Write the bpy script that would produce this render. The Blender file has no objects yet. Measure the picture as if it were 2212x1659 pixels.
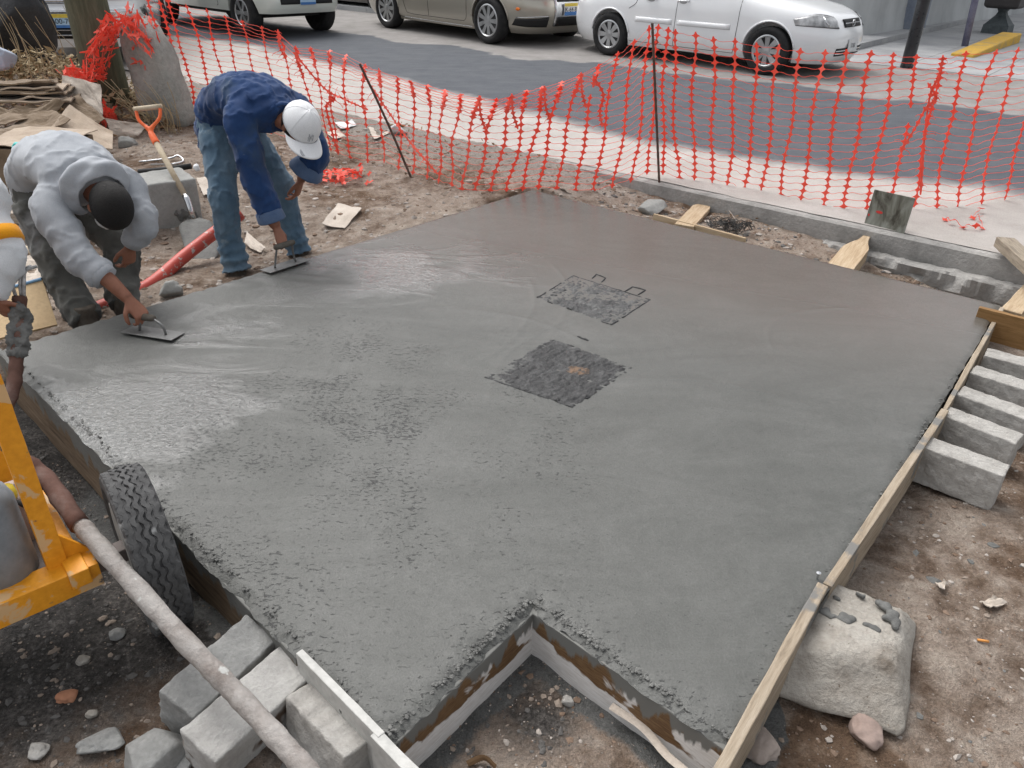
import bpy, bmesh, math, random
import numpy as np
from mathutils import Vector, Matrix, noise as mnoise
R = math.radians
SC = bpy.context.scene
COL = SC.collection

# ------------------------------------------------------------------ camera, sky, sun, exposure
FPX, PITCH, ROLL, CZ, SL = 1650., 30., 1.5, 1.78, .18      # focal length in pixels of a 2212 px wide picture; SL = slab top
_p, _r = R(PITCH), R(ROLL)
FW = Vector((0, math.cos(_p), -math.sin(_p))); UP0 = Vector((0, math.sin(_p), math.cos(_p)))
RT = Vector((1, 0, 0))*math.cos(_r) + UP0*math.sin(_r); UPV = UP0*math.cos(_r) - Vector((1, 0, 0))*math.sin(_r)
cam = bpy.data.cameras.new('camera'); co = bpy.data.objects.new('camera', cam); COL.objects.link(co)
cam.sensor_width = 36; cam.lens = 36*FPX/2212; cam.clip_start = .05; cam.clip_end = 500
co.matrix_world = Matrix.Translation((0, 0, CZ)) @ Matrix((RT, UPV, -FW)).transposed().to_4x4()
SC.camera = co
wd = bpy.data.worlds.new('World'); SC.world = wd; wd.use_nodes = True
nt = wd.node_tree; bg = nt.nodes['Background']
sky = nt.nodes.new('ShaderNodeTexSky'); sky.sky_type = 'NISHITA'; sky.sun_disc = False
SUN_EL, SUN_AZ = 57, 318        # azimuth: clockwise from +Y
sky.sun_elevation = R(SUN_EL); sky.sun_rotation = R(SUN_AZ); sky.dust_density = 4; sky.air_density = 1.0; sky.ozone_density = 1.0
hs = nt.nodes.new('ShaderNodeHueSaturation'); hs.inputs['Saturation'].default_value = .16
nt.links.new(sky.outputs[0], hs.inputs['Color']); nt.links.new(hs.outputs[0], bg.inputs[0]); bg.inputs[1].default_value = .15
sl = bpy.data.lights.new('sun', 'SUN'); sl.energy = .95; sl.angle = R(40); sl.color = (1, .97, .93)
so = bpy.data.objects.new('sun', sl); COL.objects.link(so)
so.rotation_euler = (R(90-SUN_EL), 0, R(180-SUN_AZ)); so.location = (0, 0, 12)
SC.view_settings.view_transform = 'Standard'; SC.view_settings.look = 'None'
SC.view_settings.exposure = 0.72; SC.view_settings.gamma = 1
SC.cycles.max_bounces = 6; SC.cycles.diffuse_bounces = 3; SC.cycles.glossy_bounces = 3

# ------------------------------------------------------------------ pixel -> place helpers
def ray(px, py): return FW + RT*((px-1106)/FPX) - UPV*((py-829.5)/FPX)
def P(px, py, z=0.):
    d = ray(px, py); t = (z-CZ)/d.z; return Vector((d.x*t, d.y*t, z))
def PY(px, py, y):
    d = ray(px, py); t = y/d.y; return Vector((d.x*t, y, CZ+d.z*t))
KN = Vector((0.6195, 0.7850, 0)); KT = Vector((0.7850, -0.6195, 0)); K0 = Vector((0.909, 5.923, 0))
def kd(x, y): return (x-K0.x)*KN.x + (y-K0.y)*KN.y
def kt(x, y): return (x-K0.x)*KT.x + (y-K0.y)*KT.y
def street_z(x, y): return .24 + .024*np.clip(kd(x, y), -5, 7)
def PS(px, py, dz=0.):
    q = P(px, py, .3)
    for _ in range(8): q = P(px, py, float(street_z(q.x, q.y))+dz)
    return q

# ------------------------------------------------------------------ numpy noise
_rng = np.random.RandomState(7); _perm = _rng.permutation(512); _perm = np.concatenate([_perm, _perm]); _gr = _rng.rand(1024)*2*np.pi
def perlin(x, y):
    xi = np.floor(x).astype(int); yi = np.floor(y).astype(int); xf = x-xi; yf = y-yi
    u = xf**3*(xf*(xf*6-15)+10); v = yf**3*(yf*(yf*6-15)+10)
    def g(ix, iy, dx, dy):
        a = _gr[_perm[(_perm[ix & 511]+iy) & 511]]; return np.cos(a)*dx+np.sin(a)*dy
    n0 = g(xi, yi, xf, yf)*(1-u)+g(xi+1, yi, xf-1, yf)*u
    n1 = g(xi, yi+1, xf, yf-1)*(1-u)+g(xi+1, yi+1, xf-1, yf-1)*u
    return (n0*(1-v)+n1*v)*1.5
def fbm(x, y, s, o=4, off=0.):
    r = 0; a = 1; t = 0
    for k in range(o):
        r = r+a*perlin(x*s+off+17.3*k, y*s-off+9.1*k); t += a; a *= .5; s *= 2.03
    return r/t
def sst(a, b, x): t = np.clip((x-a)/(b-a), 0, 1); return t*t*(3-2*t)

# ------------------------------------------------------------------ object helpers
def mk(name, verts, faces, mat, parent=None, M=None, smooth=False, sharp=None):
    me = bpy.data.meshes.new(name); me.from_pydata([tuple(v) for v in verts], [], [tuple(f) for f in faces]); me.update()
    return link(name, me, mat, parent, M, smooth)
def link(name, me, mat, parent=None, M=None, smooth=False):
    if smooth: me.polygons.foreach_set('use_smooth', [True]*len(me.polygons))
    for m in (mat if isinstance(mat, (list, tuple)) else [mat]): me.materials.append(m)
    o = bpy.data.objects.new(name, me); COL.objects.link(o)
    if M is not None: o.matrix_world = M
    if parent is not None:
        o.parent = parent
        if M is None or True: o.matrix_parent_inverse = parent_mat(parent).inverted()
    return o
PM = {}
def parent_mat(p): return PM.get(p.name, p.matrix_basis.copy())
def tag(o, label=None, cat=None, group=None, kind=None):
    for k, v in (('label', label), ('category', cat), ('group', group), ('kind', kind)):
        if v: o[k] = v
    return o
def thing(name, label, cat, loc=(0, 0, 0), rot=0., group=None, M=None):
    o = bpy.data.objects.new(name, None); COL.objects.link(o); o.empty_display_size = .1
    o.matrix_world = M if M is not None else Matrix.Translation(loc) @ Matrix.Rotation(rot, 4, 'Z')
    PM[o.name] = o.matrix_world.copy()
    return tag(o, label, cat, group)
class MB:
    def __init__(s): s.v = []; s.f = []
    def add(s, vs, fs):
        n = len(s.v); s.v += [tuple(v) for v in vs]; s.f += [tuple(i+n for i in f) for f in fs]; return s
    def box(s, x0, x1, y0, y1, z0, z1, M=None):
        vs = [Vector((x, y, z)) for z in (z0, z1) for x, y in ((x0, y0), (x1, y0), (x1, y1), (x0, y1))]
        if M is not None: vs = [M @ v for v in vs]
        return s.add(vs, [(3, 2, 1, 0), (4, 5, 6, 7), (0, 1, 5, 4), (1, 2, 6, 5), (2, 3, 7, 6), (3, 0, 4, 7)])
    def tube(s, pts, rad, n=10, ref=None, cap=True, jit=0., rnd=None):
        pts = [Vector(p) for p in pts]; m = len(pts)
        if not isinstance(rad, (list, tuple)): rad = [rad]*m
        vs = []; a = None
        for i, p in enumerate(pts):
            t = (pts[min(i+1, m-1)]-pts[max(i-1, 0)]).normalized()
            if ref is not None: a0 = Vector(ref[i] if isinstance(ref, list) else ref)
            elif a is not None: a0 = a
            else: a0 = Vector((0, 0, 1)) if abs(t.z) < .9 else Vector((1, 0, 0))
            a = (a0-t*a0.dot(t)).normalized(); b = t.cross(a)
            ra, rb = rad[i] if isinstance(rad[i], (list, tuple)) else (rad[i], rad[i])
            for k in range(n):
                c = 2*math.pi*k/n; j = 1+(rnd.uniform(-jit, jit) if jit else 0)
                vs.append(p+a*(math.cos(c)*ra*j)+b*(math.sin(c)*rb*j))
        fs = [(i*n+k, i*n+(k+1) % n, (i+1)*n+(k+1) % n, (i+1)*n+k) for i in range(m-1) for k in range(n)]
        if cap: fs += [tuple(range(n-1, -1, -1)), tuple((m-1)*n+k for k in range(n))]
        return s.add(vs, fs)
    def lathe(s, prof, n=24, M=None):      # prof: (r, z)
        vs = []
        for r, z in prof:
            for k in range(n):
                c = 2*math.pi*k/n; v = Vector((r*math.cos(c), r*math.sin(c), z)); vs.append(M @ v if M is not None else v)
        m = len(prof)
        fs = [(i*n+k, i*n+(k+1) % n, (i+1)*n+(k+1) % n, (i+1)*n+k) for i in range(m-1) for k in range(n)]
        if prof[0][0] > 1e-4: fs.append(tuple(range(n-1, -1, -1)))
        if prof[-1][0] > 1e-4: fs.append(tuple((m-1)*n+k for k in range(n)))
        return s.add(vs, fs)
    def blob(s, c, rx, ry, rz, M=None, n=12, m=8):
        vs = []
        for i in range(m+1):
            th = math.pi*i/m
            for k in range(n):
                ph = 2*math.pi*k/n; v = Vector((rx*math.sin(th)*math.cos(ph), ry*math.sin(th)*math.sin(ph), rz*math.cos(th)))
                vs.append(Vector(c)+(M @ v if M is not None else v))
        return s.add(vs, [(i*n+k, (i+1)*n+k, (i+1)*n+(k+1) % n, i*n+(k+1) % n) for i in range(m) for k in range(n)])
    def obj(s, name, mat, parent=None, M=None, smooth=False): return mk(name, s.v, s.f, mat, parent, M, smooth)
def box_mesh(sx, sy, sz, bev=.004, cuts=0, amp=0., seed=0, sc=12., seg=2, taper=None):
    bm = bmesh.new(); bmesh.ops.create_cube(bm, size=1)
    for v in bm.verts: v.co = Vector((v.co.x*sx, v.co.y*sy, v.co.z*sz))
    if taper: 
        for v in bm.verts: v.co = taper(v.co)
    if bev: bmesh.ops.bevel(bm, geom=bm.edges[:], offset=bev, segments=seg, profile=.5, affect='EDGES')
    if cuts:
        L = max(sx, sy, sz)/cuts
        for _ in range(6):
            es = [e for e in bm.edges if e.calc_length() > L*1.4]
            if not es: break
            bmesh.ops.subdivide_edges(bm, edges=es, cuts=1, use_grid_fill=True)
        bmesh.ops.triangulate(bm, faces=[f for f in bm.faces if len(f.verts) > 4])
    if amp:
        bm.normal_update()
        for v in bm.verts:
            n = mnoise.fractal(v.co*sc+Vector((seed*7.1, seed*3.3, 0)), 1, 2, 4); v.co += v.normal*(n*amp)
    me = bpy.data.meshes.new('box'); bm.to_mesh(me); bm.free(); return me
def rbox(name, c, d, sx, sy, sz, mat, parent=None, bev=.004, cuts=0, amp=0., seed=0, up=(0, 0, 1), smooth=False, sc=12., taper=None):
    """box centred at c, local x along d"""
    x = Vector(d).normalized(); z = Vector(up); z = (z-x*z.dot(x)).normalized(); y = z.cross(x)
    M = Matrix.Translation(Vector(c)) @ Matrix((x, y, z)).transposed().to_4x4()
    return link(name, box_mesh(sx, sy, sz, bev, cuts, amp, seed, sc, taper=taper), mat, parent, M, smooth)
def board(name, a, b, th, hgt, mat, parent=None, side=0., bev=.003, seed=0):
    """plank standing on edge; top edge runs a->b; side shifts it sideways"""
    a, b = Vector(a), Vector(b); x = (b-a).normalized(); y = Vector((0, 0, 1)).cross(x).normalized(); z = x.cross(y)
    c = (a+b)/2+y*side-z*hgt/2
    return rbox(name, c, x, (b-a).length, th, hgt, mat, parent, bev, 24, .0025, seed, sc=6., up=z)
def sub(o, part):
    """o becomes a sub-part of a part that was built in world coordinates"""
    o.parent = part; o.matrix_parent_inverse = Matrix(); return o
def rock_mesh(rx, ry, rz, seed, sub=3, amp=.25, flat=0.):
    bm = bmesh.new(); bmesh.ops.create_icosphere(bm, subdivisions=sub, radius=1)
    for v in bm.verts:
        n = mnoise.fractal(v.co*1.1+Vector((seed*5.3, 1, seed)), 1, 2, 3)+.35*mnoise.fractal(v.co*4+Vector((seed, 4, 2)), 1, 2, 3)+.12*mnoise.fractal(v.co*11+Vector((seed, 1, 2)), 1, 2, 3)
        q = v.co*(1+amp*n)
        for w_ in range(9):
            pr = random.Random(seed*31+w_); pn = Vector((pr.gauss(0, 1), pr.gauss(0, 1), pr.gauss(0, .8))).normalized(); q = q-pn*max(0., q.dot(pn)-(.80-.5*amp))*.85
        v.co = Vector((q.x*rx, q.y*ry, max(q.z, -1+flat)*rz))
    me = bpy.data.meshes.new('rock'); bm.to_mesh(me); bm.free(); return me
def bake(o, mods, parent=None):
    """apply modifiers to o's mesh"""
    for t, kw in mods:
        m = o.modifiers.new(t, t)
        for k, v in kw.items(): setattr(m, k, v)
    dg = bpy.context.evaluated_depsgraph_get(); me = bpy.data.meshes.new_from_object(o.evaluated_get(dg))
    o.modifiers.clear(); old = o.data; o.data = me; bpy.data.meshes.remove(old); return o
def crv(pts, n=8):
    """Catmull-Rom through pts"""
    pts = [Vector(p) for p in pts]; q = [2*pts[0]-pts[1]]+pts+[2*pts[-1]-pts[-2]]; out = []
    for i in range(1, len(q)-2):
        for k in range(n):
            t = k/n; a, b, c, d = q[i-1:i+3]
            out.append(.5*((2*b)+(c-a)*t+(2*a-5*b+4*c-d)*t*t+(3*b-a-3*c+d)*t**3))
    out.append(pts[-1]); return out

# ------------------------------------------------------------------ materials
class NT:
    def __init__(s, name):
        s.m = bpy.data.materials.new(name); s.m.use_nodes = True; s.t = s.m.node_tree; s.b = s.t.nodes['Principled BSDF']; s.tc = s.t.nodes.new('ShaderNodeTexCoord')
    def n(s, typ, ins=None, **kw):
        q = s.t.nodes.new(typ)
        for k, v in kw.items(): setattr(q, k, v)
        for k, v in (ins or {}).items(): s.set(q, k, v)
        return q
    def set(s, q, k, v):
        if hasattr(v, 'is_output'): s.t.links.new(v, q.inputs[k])
        elif hasattr(v, 'outputs'): s.t.links.new(v.outputs[0], q.inputs[k])
        else: q.inputs[k].default_value = (*v, 1) if isinstance(v, tuple) and len(v) == 3 and q.inputs[k].type == 'RGBA' else v
    def co(s, scale=(1, 1, 1), rot=(0, 0, 0)):
        return s.n('ShaderNodeMapping', {'Vector': s.tc.outputs['Object'], 'Scale': scale, 'Rotation': rot})
    def noise(s, scale, detail=6, rough=.6, vec=None, dist=0.):
        return s.n('ShaderNodeTexNoise', {'Vector': vec or s.tc.outputs['Object'], 'Scale': scale, 'Detail': detail, 'Roughness': rough, 'Distortion': dist})
    def ramp(s, fac, stops):
        q = s.n('ShaderNodeValToRGB', {'Fac': fac}); e = q.color_ramp.elements
        while len(e) < len(stops): e.new(.5)
        for el, (p, c) in zip(e, stops): el.position = p; el.color = (*c, 1) if not isinstance(c, (int, float)) else (c, c, c, 1)
        return q
    def mix(s, f, a, b, mode='MIX'):
        q = s.n('ShaderNodeMix', data_type='RGBA', blend_type=mode)
        s.set(q, 0, f); s.set(q, 6, a); s.set(q, 7, b); return q.outputs[2]
    def math(s, op, a, b=0., clamp=False):
        q = s.n('ShaderNodeMath', operation=op, use_clamp=clamp); s.set(q, 0, a); s.set(q, 1, b); return q
    def attr(s, name): return s.n('ShaderNodeAttribute', attribute_name=name).outputs['Fac']
    def bump(s, h, strength=.5, dist=.01, prev=None):
        ins = {'Height': h, 'Strength': strength, 'Distance': dist}
        if prev: ins['Normal'] = prev
        return s.n('ShaderNodeBump', ins)
    def out(s, col=None, rough=None, normal=None, spec=None, metal=None, **kw):
        for k, v in (('Base Color', col), ('Roughness', rough), ('Normal', normal), ('Specular IOR Level', spec), ('Metallic', metal), *kw.items()):
            if v is not None: s.set(s.b, k, v)
        return s.m
def g3(v): return (v, v, v)
def pm(name, cols, scale=4., rough=.8, bump=.3, bscale=60., spec=.3, metal=0., bd=.004, detail=8, stretch=(1, 1, 1), speck=None):
    k = NT(name); vec = k.co(stretch)
    nz = k.noise(scale, detail, .62, vec)
    c = k.ramp(nz, [(.3+.4*i/max(1, len(cols)-1), q) for i, q in enumerate(cols)])
    fine = k.noise(bscale, 6, .65, vec)
    c2 = k.mix(.35, c, k.ramp(fine, [(.3, .45), (.7, 1.0)]), 'MULTIPLY')
    if speck: c2 = k.mix(k.ramp(k.noise(speck[0], 3, .5), [(speck[1], 0.), (speck[1]+.04, 1.)]), c2, speck[2])
    rr = k.ramp(nz, [(.3, max(0., rough-.1)), (.7, min(1., rough+.1))])
    return k.out(c2, rr, k.bump(fine, bump, bd), spec, metal)

# ------------------------------------------------------------------ materials of the setting
def m_dirt():
    k = NT('dirt'); o = k.tc.outputs['Object']
    a = k.noise(1.3, 8, .6); b = k.noise(9, 8, .65); f = k.noise(70, 5, .7); vo = k.n('ShaderNodeTexVoronoi', {'Vector': o, 'Scale': 95.})
    pale = k.ramp(b, [(.3, (.28, .21, .162)), (.5, (.47, .38, .312)), (.72, (.65, .555, .47))])
    brown = k.ramp(b, [(.3, (.12, .07, .042)), (.7, (.29, .185, .115))])
    c = k.mix(k.ramp(k.math('ADD', a, k.math('MULTIPLY', b, .35)), [(.55, .9), (.70, 0.)]), pale, brown)
    wet = k.ramp(k.math('ADD', k.math('MULTIPLY', b, .55), k.math('MULTIPLY', f, .45)), [(.34, (.022, .020, .019)), (.5, (.085, .077, .071)), (.66, (.22, .20, .185))])
    c = k.mix(k.ramp(k.math('ADD', k.attr('wet'), k.math('MULTIPLY', k.math('SUBTRACT', b, .5), .6)), [(.35, 0.), (.6, 1.)]), c, wet)
    gry = k.ramp(b, [(.3, (.14, .14, .135)), (.7, (.25, .25, .24))])
    c = k.mix(k.ramp(k.math('ADD', k.attr('slop'), k.math('MULTIPLY', k.math('SUBTRACT', b, .5), .8)), [(.42, 0.), (.55, 1.)]), c, gry)
    dst = k.ramp(b, [(.3, (.36, .32, .285)), (.7, (.46, .42, .38))])
    c = k.mix(k.ramp(k.math('ADD', k.attr('dust'), k.math('MULTIPLY', k.math('SUBTRACT', b, .5), .5)), [(.35, 0.), (.65, 1.)]), c, dst)
    c = k.mix(.65, c, k.ramp(f, [(.3, .42), (.7, 1.15)]), 'MULTIPLY'); ff = k.noise(230, 3, .7); c = k.mix(.55, c, k.ramp(ff, [(.32, .4), (.68, 1.15)]), 'MULTIPLY')
    st = k.ramp(vo.outputs['Color'], [(.80, 0.), (.84, 1.)]); st2 = k.math('MULTIPLY', st, k.ramp(vo.outputs['Distance'], [(.22, 1.), (.34, 0.)]))
    c = k.mix(k.math('MULTIPLY', st2, .45), c, (.42, .38, .34))
    h = k.math('ADD', k.math('ADD', k.math('MULTIPLY', f, .9), k.math('MULTIPLY', ff, .4)), k.math('ADD', b, k.math('MULTIPLY', st2, .3)))
    return k.out(c, k.ramp(k.attr('wet'), [(.3, .95), (.9, .6)]), k.bump(h, 1., .026), .2)
DIRT = m_dirt()
def m_street():
    k = NT('asphalt'); b = k.noise(3, 8, .65); f = k.noise(120, 4, .7); st = k.noise(1.2, 6, .6, k.co((1, 9, 1), (0, 0, R(-42.6))))
    asp = k.ramp(b, [(.3, (.066, .073, .087)), (.7, (.098, .105, .118))])
    asp = k.mix(k.ramp(st, [(.5, 0.), (.75, .45)]), asp, (.14, .143, .148))
    dst = k.ramp(b, [(.3, (.35, .325, .30)), (.7, (.47, .44, .415))])
    worn = k.ramp(b, [(.3, (.20, .19, .18)), (.7, (.30, .285, .275))])
    c = k.mix(k.ramp(k.math('ADD', k.attr('worn'), k.math('MULTIPLY', k.math('SUBTRACT', b, .5), .7)), [(.35, 0.), (.65, 1.)]), asp, worn)
    c = k.mix(k.ramp(k.math('ADD', k.attr('dust'), k.math('MULTIPLY', k.math('SUBTRACT', b, .5), .45)), [(.3, 0.), (.75, 1.)]), c, dst)
    c = k.mix(.45, c, k.ramp(f, [(.3, .55), (.7, 1.12)]), 'MULTIPLY')
    return k.out(c, .85, k.bump(f, .5, .004), .3)
STREET = m_street()
def m_wetcon():
    k = NT('wet_concrete'); o = k.tc.outputs['Object']
    a = k.noise(.9, 6, .6, dist=.8); b = k.noise(6, 8, .6, dist=.6); f = k.noise(160, 4, .7); mid = k.noise(38, 6, .7)
    st = k.noise(1.6, 7, .60, k.co((1, 2.2, 1), (0, 0, R(-22))), 2.2)
    c = k.ramp(k.math('ADD', k.math('MULTIPLY', a, .45), k.math('MULTIPLY', st, .55)), [(.30, (.073, .075, .069)), (.5, (.100, .1015, .0945)), (.70, (.131, .1315, .1245))])
    c = k.mix(k.math('MULTIPLY', k.attr('far'), .5), c, (.128, .108, .088))  # brown reflection of the dirt beyond, painted into the far end's colour
    c = k.mix(k.math('MULTIPLY', k.attr('wet'), .42), c, (.070, .074, .071))
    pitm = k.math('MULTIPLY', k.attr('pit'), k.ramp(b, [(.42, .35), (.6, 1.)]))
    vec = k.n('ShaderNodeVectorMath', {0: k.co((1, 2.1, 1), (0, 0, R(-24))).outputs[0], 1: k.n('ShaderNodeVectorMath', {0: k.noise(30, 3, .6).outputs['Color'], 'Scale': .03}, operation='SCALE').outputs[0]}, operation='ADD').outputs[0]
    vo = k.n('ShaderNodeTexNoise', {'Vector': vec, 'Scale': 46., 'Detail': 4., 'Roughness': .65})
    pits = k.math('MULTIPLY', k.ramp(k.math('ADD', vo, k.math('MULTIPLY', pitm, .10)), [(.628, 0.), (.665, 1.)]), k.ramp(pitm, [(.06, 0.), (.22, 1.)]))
    c = k.mix(k.math('MULTIPLY', pits, .85), c, (.026, .027, .027))  # shade inside the pits, with wet aggregate, painted as a darker colour
    sp = k.ramp(k.noise(85, 2, .5, k.co((1, 1.5, 1), (0, 0, R(-30)))), [(.69, 0.), (.74, .7)]); c = k.mix(k.math('MULTIPLY', sp, k.math('SUBTRACT', 1., k.attr('far'))), c, (.035, .036, .036))  # sparse small pits as flat flecks, their shade put into the colour
    c = k.mix(.5, c, k.ramp(f, [(.3, .5), (.7, 1.12)]), 'MULTIPLY'); c = k.mix(.35, c, k.ramp(mid, [(.3, .7), (.7, 1.1)]), 'MULTIPLY')
    wetm = k.ramp(k.math('ADD', k.attr('wet'), k.math('MULTIPLY', k.math('SUBTRACT', st, .5), 1.1)), [(.25, 0.), (.8, 1.)])
    rough = k.math('SUBTRACT', .56, k.math('MULTIPLY', wetm, .42)); rough = k.math('SUBTRACT', rough, k.math('MULTIPLY', k.attr('far'), .30))
    smooth = k.math('SUBTRACT', 1., k.math('MULTIPLY', k.attr('far'), .8))
    h = k.math('SUBTRACT', k.math('ADD', k.math('MULTIPLY', f, .34), k.math('MULTIPLY', mid, k.math('ADD', .25, k.math('MULTIPLY', pitm, .7)))), k.math('MULTIPLY', pits, .9))
    n1 = k.bump(k.math('MULTIPLY', h, smooth), .55, .008)
    n2 = k.bump(k.math('MULTIPLY', st, smooth), .22, .02, n1.outputs[0]); n3 = k.bump(k.math('MULTIPLY', k.noise(48, 6, .7, dist=.8), wetm), .6, .014, n2.outputs[0])
    k.set(k.b, 'Coat Weight', k.math('MULTIPLY', wetm, .6)); k.b.inputs['Coat Roughness'].default_value = .07; k.b.inputs['Coat IOR'].default_value = 1.6; k.set(k.b, 'Coat Normal', n3)
    return k.out(c, rough, n3, k.math('ADD', .5, k.math('MULTIPLY', wetm, .5)))
WETCON = m_wetcon()
def m_wood(name, cols, stretch=(1.2, 14, 14), stain=None, rough=.75, cement=None):
    k = NT(name); v = k.co(stretch); g = k.noise(5, 8, .65, v, .5); f = k.noise(40, 4, .6, v)
    c = k.ramp(g, [(.3+.4*i/(len(cols)-1), q) for i, q in enumerate(cols)])
    c = k.mix(.4, c, k.ramp(f, [(.3, .6), (.7, 1.05)]), 'MULTIPLY')
    if stain: c = k.mix(k.ramp(k.noise(stain[1], 6, .6), [(stain[2], 0.), (stain[2]+.06, 1.)]), c, stain[0])
    if cement:
        z = k.n('ShaderNodeSeparateXYZ', {0: k.tc.outputs['Object']}).outputs[2]
        drip = k.noise(14, 4, .6, k.co((1, 1, .15)))
        m = k.math('ADD', k.math('MULTIPLY', z, 1/cement), k.math('MULTIPLY', k.math('SUBTRACT', drip, .5), 2.2))
        c = k.mix(k.ramp(m, [(.25, 0.), (.4, 1.)]), c, k.ramp(f, [(.3, (.12, .12, .11)), (.7, (.2, .2, .19))]))
    return k.out(c, rough, k.bump(f, .35, .003), .25)
WOOD = m_wood('pale_wood', [(.32, .22, .13), (.46, .35, .23), (.55, .44, .31)])
FORMWOOD = m_wood('form_wood', [(.09, .06, .038), (.17, .12, .078), (.25, .185, .125)], cement=.14)
RFORM = m_wood('form_wood_right', [(.20, .155, .11), (.33, .27, .20), (.42, .355, .28)], stain=((.17, .165, .155), 6., .57))
DKWOOD = m_wood('brown_wood', [(.16, .085, .03), (.25, .14, .055), (.30, .18, .08)])
PAINTED = None
def m_painted():
    k = NT('peeling_white_paint'); n = k.noise(4.2, 5, .45, k.co((1, 1, 2.0)), .35); f = k.noise(30, 6, .6, k.co((1, 8, 8)))
    brown = k.ramp(f, [(.3, (.09, .045, .02)), (.7, (.19, .115, .055))]); white = k.ramp(f, [(.25, (.5, .47, .44)), (.6, (.66, .645, .63))])
    z = k.n('ShaderNodeSeparateXYZ', {0: k.tc.outputs['Object']}).outputs[2]
    c = k.mix(k.ramp(k.math('ADD', n, k.math('MULTIPLY', z, -.9)), [(.455, 0.), (.475, 1.)]), brown, white)
    drip = k.noise(16, 4, .6, k.co((1, 1, .12)))
    c = k.mix(k.ramp(k.math('ADD', k.math('MULTIPLY', z, 7.), k.math('MULTIPLY', k.math('SUBTRACT', drip, .5), 1.8)), [(.38, 0.), (.5, 1.)]), c, (.15, .15, .14))
    return k.out(c, .6, k.bump(n, .2, .003), .35)
PAINTED = m_painted()
BLOCK = pm('concrete_block', [(.28, .265, .245), (.40, .385, .36), (.49, .475, .45)], 7, .95, .8, 90, .15, bd=.006)
BLOCKS = pm('stained_block', [(.33, .32, .305), (.44, .43, .41), (.52, .51, .49)], 6, .95, .9, 90, .15, bd=.006, speck=(6, .60, (.12, .085, .065)))
BLOCKD = pm('damp_block', [(.19, .19, .185), (.28, .28, .27), (.37, .37, .36)], 5, .9, .8, 80, .2, bd=.006)
STONE = pm('pale_stone', [(.19, .16, .13), (.35, .32, .28), (.45, .42, .375), (.50, .475, .43)], 6, .92, 1., 55, .15, bd=.012, speck=(70, .69, (.16, .125, .095)))
MORTAR = pm('dark_mortar', [(.085, .085, .082), (.145, .145, .138), (.20, .20, .19)], 12, .7, .8, 60, .35, bd=.008)
OLDCON = pm('old_concrete', [(.24, .245, .235), (.33, .33, .315), (.40, .40, .385)], 2.5, .9, .6, 50, .2, bd=.006)
KERB = pm('kerb_concrete', [(.22, .215, .205), (.33, .32, .305), (.43, .415, .395)], 4, .92, .9, 45, .2, bd=.01)

# ------------------------------------------------------------------ slab outline
Lc, Fc, Rc, Nc = P(8, 752, SL), P(1150, 408, SL), P(2163, 657, SL), P(1315, 2065, SL)
def bil(u, v): return Lc*(1-u)*(1-v)+Nc*u*(1-v)+Fc*(1-u)*v+Rc*u*v      # u: L->N (F->R), v: L->F
UN, VN = .735, .135
def solve_uv(p):
    u, v = .5, .5
    for _ in range(30):
        q = bil(u, v); du = (bil(u+1e-3, v)-q)/1e-3; dv = (bil(u, v+1e-3)-q)/1e-3; e = p-q
        det = du.x*dv.y-du.y*dv.x; u += (e.x*dv.y-e.y*dv.x)/det; v += (du.x*e.y-du.y*e.x)/det
    return u, v
UN, VN = solve_uv(P(1150, 1296, SL))
OUT = [bil(0, 0), bil(UN, 0), bil(UN, VN), bil(1, VN), bil(1, 1), bil(0, 1)]
def inside(x, y, poly, grow=0.):
    """signed distance (numpy): negative inside a polygon"""
    d = np.full(np.shape(x), 1e9); ins = np.zeros(np.shape(x), bool); n = len(poly)
    for i in range(n):
        a, b = poly[i], poly[(i+1) % n]; ex, ey = b.x-a.x, b.y-a.y; wx, wy = x-a.x, y-a.y
        t = np.clip((wx*ex+wy*ey)/(ex*ex+ey*ey), 0, 1); d = np.minimum(d, np.hypot(wx-ex*t, wy-ey*t))
        c = ((a.y <= y) & (b.y > y)) | ((b.y <= y) & (a.y > y)); xs = a.x+(y-a.y)/(b.y-a.y+1e-12)*ex; ins ^= c & (x < xs)
    return np.where(ins, -d, d)

# ------------------------------------------------------------------ ground
def gh(x, y, nz=True):
    x = np.asarray(x, float); y = np.asarray(y, float)
    d = kd(x, y); t = kt(x, y)
    z = .13*sst(2.9, 5.2, y)
    z = z+.03*sst(1.5, 2.6, x)*sst(3.8, 2.0, y)
    z = z+.13*np.exp(-(((x+2.75)/.75)**2+((y-6.3)/.7)**2)) - .11*np.exp(-(((x+1.95)/.75)**2+((y-4.7)/.42)**2))
    z = z+.48*np.exp(-(((x+4.6)/1.05)**2+((y-7.9)/.65)**2))
    up = sst(-2.2, .15, d)*sst(.5, -.9, t); z = np.maximum(z*(1-up)+street_z(x, y)*up, (z-.1)*(x < -3.2))
    z = z-.10*sst(1.2, 2.4, t)*sst(-1.2, -.25, d)
    z = z-.05*np.exp(-(((x+1.45)/.6)**2+((y-2.0)/.7)**2))
    if nz: z = z+.022*fbm(x, y, 1.7, 4)+.016*fbm(x, y, 7, 4)
    w = sst(.02, .12, d); z = z*(1-w)+(street_z(x, y)-.06)*w
    s = inside(x, y, OUT); z = z-.09*np.exp(-(s/.28)**2)*sst(1.65, 1.95, y)*sst(-.6, -.9, x)*sst(3.2, 2.9, y)
    z = np.where(s < .03, np.minimum(z, SL-.05-.06*(s < -.05)), z)
    return z
def gz(x, y): return float(gh(np.array([x]), np.array([y]))[0])
def PG(px, py, dz=0.):
    q = P(px, py, .1)
    for _ in range(10): q = P(px, py, gz(q.x, q.y)+dz)
    return q
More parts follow.
